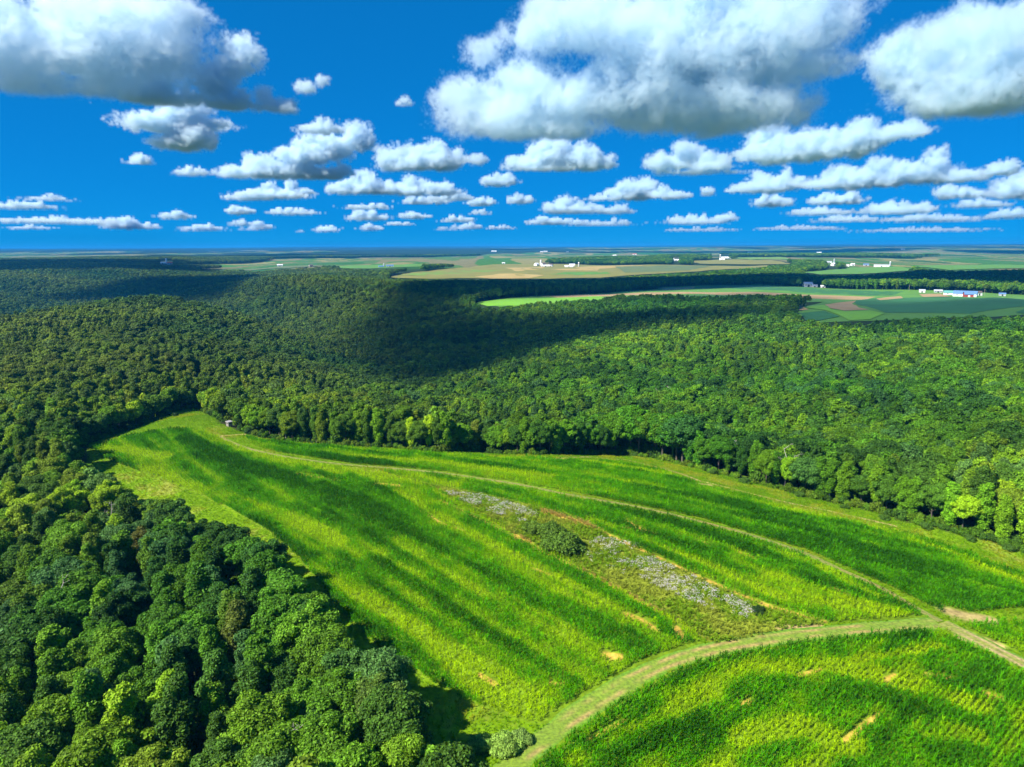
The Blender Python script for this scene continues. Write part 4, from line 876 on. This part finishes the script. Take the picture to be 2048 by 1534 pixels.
for u, v, w, l in ((1007, 527.5, 6, 'white shed at the upper left rim of the golden field'), (988, 503.5, 10, 'tiny white farm dot left of the horizon centre'), (1083, 504.5, 5, 'white dot of a barn high above the domed-silo farm'), (1091, 504, 8, 'pale twin dot right of the high white barn'), (1135, 504.5, 4, 'lone white dot between the two golden-field farms and the horizon'),
                   (1229, 512.5, 7, 'white barn amid pale fields left of the short white silo'), (1269, 509.5, 8, 'white and red barn on the pale rise near the horizon'), (1500, 505.5, 9, 'white sheds in a dark wood below the horizon'), (1638, 507, 8, 'bright white box shed on the right skyline'), (1753, 510.5, 7, 'white barn with red side on the right skyline'), (1806, 499.8, 6, 'white dot of a building touching the right horizon')):
    barn(u, v, w, l, M_WHITE, M_RED if 'red' in l else M_WHITE, 0, .5, .3)
# hunting blind on the knoll
o, p = put('hunting_blind', 459, 853, 'small weathered box blind on the grassy knoll by the far treeline', 'hunting blind', None, .5)
A = Acc(); A.box((-1., -1., .35), (1., 1., 2.2)); obj('wall', A.mesh('wall', [plain('blind_wall', (.27, .235, .21), .8, .15, 4)]), o)
A = Acc(); A.add([(-1.2, -1.25, 2.2), (1.2, -1.25, 2.2), (1.2, 1.25, 2.2), (-1.2, 1.25, 2.2), (-1.2, -1.25, 2.42), (1.2, -1.25, 2.42), (1.2, 1.25, 2.62), (-1.2, 1.25, 2.62)], [(0, 3, 2, 1), (4, 5, 6, 7), (0, 1, 5, 4), (1, 2, 6, 5), (2, 3, 7, 6), (3, 0, 4, 7)]); obj('roof', A.mesh('roof', [plain('blind_roof', (.30, .28, .29), .6, .1)]), o)
for sx, q in ((-.1, 0), (0, 1)):
    A = Acc(); A.box((-.55, -1.03, 1.5), (.55, -1.002, 1.85)) if q == 0 else A.box((-1.03, -.55, 1.5), (-1.002, .55, 1.85)); obj('window', A.mesh('window', [M_DARK]), o)
for a in (-.85, .85):
    A = Acc(); A.box((a - .1, -1.15, -.3), (a + .1, 1.15, .345)); obj('skid', A.mesh('skid', [M_WOOD]), o)
# utility poles by the upland farm
for u, v, l in ((1818, 582, 'thin utility pole left of the tiny white shed'), (1968, 592, 'thin utility pole right of the white farm house')):
    o, p = put('utility_pole', u, v, l, 'utility pole', 'utility poles by the upland farm'); A = Acc(); A.tube([(0, 0, -1), (0, 0, 11)], [.22, .16], 8); obj('pole', A.mesh('pole', [M_WOOD]), o)
    A = Acc(); A.box((-1.2, -.08, 10.1), (1.2, .08, 10.3)); obj('crossarm', A.mesh('crossarm', [M_WOOD]), o)
# bird in flight
d = ray(898, 314); k = 330 / np.linalg.norm(d); bp = d * k + np.array([0, 0, CAMZ])
A = Acc(); A.tube([(0, -.3, 0), (0, -.2, .01), (0, 0, .02), (0, .2, .02), (0, .3, .03)], [.02, .06, .085, .06, .03], 8); M_BIRD = plain('feathers', (.03, .027, .025), .8, .2, 8)
b = obj('bird', A.mesh('bird', [M_BIRD], smooth_=True)); b.location = tuple(bp); b.rotation_euler = (0, .3, .8); b['label'] = 'tiny dark bird gliding before the small white clouds'; b['category'] = 'bird'
for sg in (-1, 1):
    A = Acc(); P = [(0.05 * sg, .12, .03), (.05 * sg, -.12, .03), (.4 * sg, .16, .14), (.4 * sg, -.06, .13), (.78 * sg, 0, .08), (.74 * sg, -.06, .08)]; A.add(P + [(a, c, e - .02) for a, c, e in P], [(0, 1, 3, 2), (2, 3, 5, 4), (6, 8, 9, 7), (8, 10, 11, 9), (0, 2, 8, 6), (2, 4, 10, 8), (1, 7, 9, 3), (3, 9, 11, 5), (4, 5, 11, 10)]); obj('wing', A.mesh('wing', [M_BIRD]), b)
A = Acc(); P = [(-.03, -.28, .02), (.03, -.28, .02), (.11, -.48, .02), (-.11, -.48, .02)]; A.add(P + [(a, c, e - .015) for a, c, e in P], [(0, 1, 2, 3), (4, 7, 6, 5), (0, 4, 5, 1), (1, 5, 6, 2), (2, 6, 7, 3), (3, 7, 4, 0)]); obj('tail', A.mesh('tail', [M_BIRD]), b)
print('things', time.time() - T0)

# ------------------------------------------------------------------ haze
m, n, l = mat('haze'); o_ = n.new('ShaderNodeOutputMaterial'); pvn = n.new('ShaderNodeVolumePrincipled'); pvn.inputs['Density'].default_value = 6.0e-5; pvn.inputs['Color'].default_value = (.03, .36, .88, 1); pvn.inputs['Anisotropy'].default_value = .0
l.new(pvn.outputs[0], o_.inputs['Volume'])
A = Acc(); A.box((-42000, -42000, float(gz.min()) - 1.5), (42000, 42000, 135)); hz = obj('haze', A.mesh('haze', [m]), kind='stuff')

# ------------------------------------------------------------------ clouds
mc, n, l = mat('cloud'); out = n.new('ShaderNodeOutputMaterial'); pv_ = n.new('ShaderNodeVolumePrincipled'); at = n.new('ShaderNodeAttribute'); at.attribute_name = 'density'
l.new(at.outputs['Fac'], pv_.inputs['Density']); pv_.inputs['Color'].default_value = (.83, .925, .984, 1); pv_.inputs['Anisotropy'].default_value = .35; pv_.inputs['Density Attribute'].default_value = ''; l.new(pv_.outputs[0], out.inputs['Volume'])
def grf(shape, slope, kmin):
    kz, ky = np.fft.fftfreq(shape[0]), np.fft.fftfreq(shape[1]); kx = np.fft.rfftfreq(shape[2])
    k = np.sqrt(kz[:, None, None] ** 2 + ky[None, :, None] ** 2 + kx[None, None, :] ** 2); f = np.fft.rfftn(rng.standard_normal(shape, dtype=np.float32))
    amp = np.where(k > kmin, np.maximum(k, 1e-6) ** (-slope / 2), kmin ** (-slope / 2) * .6); amp[0, 0, 0] = 0
    g = np.fft.irfftn(f * amp, s=shape, axes=(0, 1, 2)); return (g / g.std()).astype(np.float32)
def cloud_grid(den, lo, hi, th):
    res = np.array(den.shape[::-1])
    for ax in range(3):
        sl = [slice(None)] * 3
        for i in (0, -1): sl[ax] = i; den[tuple(sl)] = 0
    me = bpy.data.meshes.new('cloud_grid'); me.vertices.add(den.size); a = me.attributes.new('d', 'FLOAT', 'POINT'); a.data.foreach_set('value', den.ravel().astype(np.float32))
    hid = bpy.data.objects.new('cloud_grid', me); src = bpy.data.objects.new('cloud', bpy.data.volumes.new('cloud')); COL.objects.link(src); src.data.materials.append(mc); src.rotation_euler = (0, 0, -th); src['kind'] = 'structure'
    ng = bpy.data.node_groups.new('cloud', 'GeometryNodeTree'); ng.interface.new_socket('Geometry', in_out='INPUT', socket_type='NodeSocketGeometry'); ng.interface.new_socket('Geometry', in_out='OUTPUT', socket_type='NodeSocketGeometry')
    L = ng.links; nn = ng.nodes.new; go = nn('NodeGroupOutput'); vc = nn('GeometryNodeVolumeCube'); vc.inputs['Min'].default_value = lo; vc.inputs['Max'].default_value = hi
    for nm, i in (('Resolution X', 0), ('Resolution Y', 1), ('Resolution Z', 2)): vc.inputs[nm].default_value = int(res[i])
    def vm(op, a, b):
        m_ = nn('ShaderNodeVectorMath'); m_.operation = op
        for k, x in enumerate((a, b)):
            if x is None: continue
            if isinstance(x, (tuple, list, np.ndarray)): m_.inputs[k].default_value = tuple(x)
            else: L.new(x, m_.inputs[k])
        return m_.outputs
    po = nn('GeometryNodeInputPosition'); q_ = vm('FLOOR', vm('ADD', vm('MULTIPLY', vm('SUBTRACT', po.outputs[0], lo)[0], (res - 1) / (hi - lo))[0], (.5, .5, .5))[0], None)
    dt = vm('DOT_PRODUCT', q_[0], (1, int(res[0]), int(res[0] * res[1])))
    si = nn('GeometryNodeSampleIndex'); si.data_type = 'FLOAT'; si.domain = 'POINT'; si.clamp = True; na = nn('GeometryNodeInputNamedAttribute'); na.data_type = 'FLOAT'; na.inputs[0].default_value = 'd'
    oi = nn('GeometryNodeObjectInfo'); oi.inputs['Object'].default_value = hid; L.new(oi.outputs['Geometry'], si.inputs['Geometry'])
    L.new([s for s in na.outputs if s.name == 'Attribute' and s.enabled][0], [s for s in si.inputs if s.name == 'Value' and s.enabled][0]); L.new(dt['Value'], si.inputs['Index'])
    L.new([s for s in si.outputs if s.enabled][0], vc.inputs['Density']); sm = nn('GeometryNodeSetMaterial'); sm.inputs['Material'].default_value = mc; L.new(vc.outputs[0], sm.inputs[0]); L.new(sm.outputs[0], go.inputs[0])
    src.modifiers.new('volume', 'NODES').node_group = ng; return src
ALT = 900.
def cloud(base, thick, blobs, soft=1.):
    u0 = np.mean([b[0] for b in blobs]); d = ray(u0, base); h = math.hypot(d[0], d[1]); D = ALT * h / d[2]; th_ = math.atan2(d[0], d[1]); e1_ = np.array([math.cos(th_), -math.sin(th_), 0]); e2_ = np.array([math.sin(th_), math.cos(th_), 0]); px = D / F * 1.02; B = []
    puffs = []
    for (u, v, rx, ry) in blobs:
        if rx / ry < 1.7: puffs.append((u, v, rx, ry)); continue
        puffs.append((u, v + ry * .35, rx * .92, ry * .6)); n_ = int(rx / ry * 1.6) + 1
        for k in range(n_):
            f_ = (k + .5) / n_ * 2 - 1 + rng.uniform(-.2, .2); h_ = ry * rng.uniform(.45, 1.15) * math.sqrt(max(.15, 1 - f_ * f_ * .8)); w_ = ry * rng.uniform(.7, 1.3)
            puffs.append((u + f_ * rx * .85, v + ry * .75 - h_ * 1.05, w_, h_))
    for (u, v, rx, ry) in puffs:
        q_ = ray(u, v); p = q_ * (D / (q_ @ e2_)); rz = max(min(rx, ry * 2.2), ry * .9) * px
        B.append((p @ e1_, D + rng.uniform(-.25, .25) * rx * px, p[2] + CAMZ, rx * px * 1.1, rz * .85, ry * px * 1.1))
    B = np.array(B); lo = (B[:, :3] - B[:, 3:] * 1.25).min(0); hi = (B[:, :3] + B[:, 3:] * 1.25).max(0); zb = CAMZ + ALT; lo[2] = max(lo[2], zb - 40)
    if hi[2] < lo[2] + 60: hi[2] = lo[2] + 60
    vx = max(D / 430., (np.prod(hi - lo) / 6e6) ** (1 / 3)); res = np.maximum(np.ceil((hi - lo) / vx).astype(int), 6)
    X, Y, Z = [np.linspace(lo[i], hi[i], res[i]) for i in range(3)]; f = np.full(res[::-1], -9., np.float32)
    for b in B:
        g_ = 1 - np.sqrt(((X - b[0]) / b[3])[None, None, :] ** 2 + ((Y - b[1]) / b[4])[None, :, None] ** 2 + ((Z - b[2]) / b[5])[:, None, None] ** 2)
        f = np.logaddexp(f * 13, g_ * 13) / 13
    sc_ = B[:, 5].max() * .8 / vx; n1 = grf(res[::-1], 3.9, .6 / sc_); n2 = grf(res[::-1], 3.2, 1.5 / sc_)
    f = f - .06 + .15 * n1 + .14 * (.9 - 2 * np.abs(n2)) + .035 * grf(res[::-1], 2.5, 5 / sc_); den = np.clip(f * 3.0 / soft, 0, 1) * np.clip((Z - zb) / (vx * 3), 0, 1)[:, None, None]
    return cloud_grid((den * thick * CD / (B[:, 5].max() * .85)).astype(np.float32), lo, hi, th_)
CD = 6.5
for c_ in [
 (206,.7,[(60,70,190,80),(230,60,130,80),(330,110,60,45),(290,20,90,50),(150,165,230,32)]),
 (224,.8,[(480,110,34,32),(450,140,34,28),(430,168,35,25),(330,192,75,20),(470,200,45,22),(530,195,20,22),(560,214,32,18)]),
 (303,1,[(350,235,95,26),(370,275,50,28),(315,242,60,20)]),
 (361,1,[(715,275,32,26),(605,305,48,28),(660,295,42,25),(480,340,42,20),(560,335,75,25),(640,340,68,20),(520,320,38,14)]),
 (275,.5,[(640,255,42,14)]),
 (346,1,[(845,315,60,28),(900,318,33,20),(775,318,25,25),(810,325,40,20)]),
 (335,.4,[(955,320,18,12)]),(190,.35,[(610,175,20,13),(645,160,13,10)]),(212,.4,[(810,205,16,9)]),(352,.6,[(380,345,30,11)]),(330,.8,[(280,322,23,9)]),
 (403,1,[(540,386,68,14),(500,393,50,9),(590,380,28,14)]),
 (392,1,[(740,370,42,20),(690,378,33,14)]),
 (394,1,[(820,376,58,18),(880,374,38,20),(780,372,25,14)]),(402,.8,[(900,395,50,9)]),
 (283,1,[(1200,40,165,75),(1400,60,180,100),(1570,30,120,80),(1520,110,130,66),(950,205,75,46),(905,195,40,28),(1000,220,105,60),(1010,262,70,28),(1130,190,130,60),(1300,180,200,70),(1450,205,190,58),(1560,195,90,34),(1100,20,60,45),(970,105,42,32),(1080,250,140,34)]),
 (233,1,[(1950,70,110,45),(1800,110,52,36),(1885,120,90,62),(2000,130,120,80),(1960,180,115,42),(2090,90,80,70)]),
 (330,1,[(1640,280,78,38),(1560,292,76,33),(1720,266,58,24),(1800,258,52,18),(1515,306,38,18)]),
 (346,1,[(1130,310,75,30),(1180,320,42,24),(1060,322,48,20),(1090,335,85,10)]),
 (352,.7,[(1360,315,46,22),(1320,325,28,20),(1420,325,46,18),(1400,342,90,9)]),
 (381,1,[(1700,355,68,24),(1780,350,68,22),(1850,340,65,25),(1920,347,45,16),(1640,366,36,12)]),
 (391,.9,[(1530,368,48,20),(1575,362,28,16),(1480,376,28,9)]),
 (405,1,[(1260,382,44,20),(1290,376,24,18),(1205,395,40,8)]),(402,.9,[(1340,386,34,14)]),(393,.8,[(1415,384,13,10)]),
 (430,.9,[(1120,412,34,17),(1160,417,48,13),(1230,420,42,10)]),(452,.7,[(1100,441,48,9),(1200,446,75,8)]),
 (416,.9,[(1545,401,38,13)]),(411,1,[(1670,397,50,13)]),(450,.7,[(1390,441,66,9),(1450,434,23,9)]),
 (432,.6,[(1640,423,60,8)]),(432,.7,[(1790,418,60,12),(1850,414,25,10)]),(400,.9,[(1895,386,19,12),(1940,387,40,9)]),(402,1,[(2030,376,42,20),(2080,370,40,25)]),(360,.7,[(2008,336,22,12),(1982,345,16,7)]),
 (416,.8,[(1960,408,46,9)]),(446,.5,[(1700,438,70,6)]),(448,.5,[(1870,436,90,7)]),(440,.6,[(2020,428,40,8)]),(462,.5,[(1600,456,90,4)]),(466,.5,[(1850,460,120,4)]),(464,.45,[(1400,459,80,4)]),
 (461,.8,[(245,448,34,11),(290,452,30,6)]),(449,.5,[(100,441,110,6)]),(420,.5,[(40,411,60,7)]),(402,.4,[(90,396,45,5)]),(450,.5,[(180,444,55,6)]),(441,.6,[(350,431,30,7)]),(463,.6,[(405,456,44,6)]),
 (431,.8,[(480,419,24,11)]),(452,.7,[(480,447,28,6)]),(461,.7,[(522,452,24,8),(505,458,30,4)]),(431,.8,[(585,423,48,8)]),(466,.7,[(655,458,27,7)]),(446,.7,[(735,432,45,10)]),(463,.7,[(740,455,24,7)]),(441,.7,[(830,430,30,8)]),(420,.7,[(730,412,50,6)]),(452,.6,[(800,447,30,4)]),
 (421,.7,[(850,400,50,8),(960,402,30,9)]),(386,.6,[(1000,360,40,12)]),(409,.8,[(1040,399,26,10)]),(446,.7,[(915,438,34,6)]),(461,.7,[(900,457,34,5),(940,452,22,7)]),(430,.7,[(960,425,24,5)]),(463,.5,[(1000,455,30,4)]),(466,.4,[(600,463,10,3)]),(462,.4,[(60,455,40,4)]),
]: cloud(*c_)
def shade_cloud(pl, dens, zc=0.):
    """a cloud outside the picture, up towards the sun from the ground it shades"""
    P = hitl(pl, 14)[:, :2]; k = (CAMZ + ALT + 60 + 25) / SUND[2]; P = P + SUND[:2] * k; lo = P.min(0) - 120; hi = P.max(0) + 120; z0 = CAMZ + ALT; nx, ny, nz_ = np.maximum(((hi - lo) / 28).astype(int), 8).tolist() + [10]
    X = np.linspace(lo[0], hi[0], nx); Y = np.linspace(lo[1], hi[1], ny); Z = np.linspace(z0, z0 + 120, nz_); a, b = np.meshgrid(X, Y); s = np.where(inpoly(a, b, P), 1, -1) * dpoly(a, b, P, True) / 45.
    f = s[None] + (fbm(a, b, 220, 77, 4) - .5)[None] * .7 + .1 * grf((nz_, ny, nx), 3.4, .08) - ((Z - z0 - 60) / 62)[:, None, None] ** 2
    return cloud_grid((np.clip(f, 0, 1) * dens).astype(np.float32), np.array([*lo, z0]), np.array([*hi, z0 + 120.]), 0.)
shade_cloud([(690, 660), (730, 630), (770, 600), (810, 575), (850, 566), (950, 572), (945, 605), (985, 618), (1100, 618), (1250, 622), (1380, 608), (1560, 606), (1650, 606), (1650, 622), (1500, 636), (1420, 642), (1300, 652), (1200, 677), (1090, 708), (1000, 735), (900, 765), (850, 778), (790, 766), (700, 722), (655, 690)], .021)
shade_cloud([(840, 583), (850, 563), (1000, 560), (1150, 556), (1250, 556), (1500, 549), (1800, 543), (2300, 538), (2400, 566), (2048, 566), (1600, 560), (1400, 565), (1250, 572), (1100, 580), (950, 588)], .06)
shade_cloud([(940, 608), (1100, 590), (1310, 577), (1520, 567), (1860, 579), (2300, 592), (2300, 640), (1990, 636), (1650, 646), (1590, 624), (1400, 604), (1200, 602)], .007)
shade_cloud([(-100, 548), (-100, 522), (250, 519), (410, 520), (450, 545)], .02)
shade_cloud([(60, 598), (200, 576), (330, 552), (540, 549), (490, 585), (430, 600), (300, 592), (150, 604)], .04)
print('clouds', time.time() - T0)
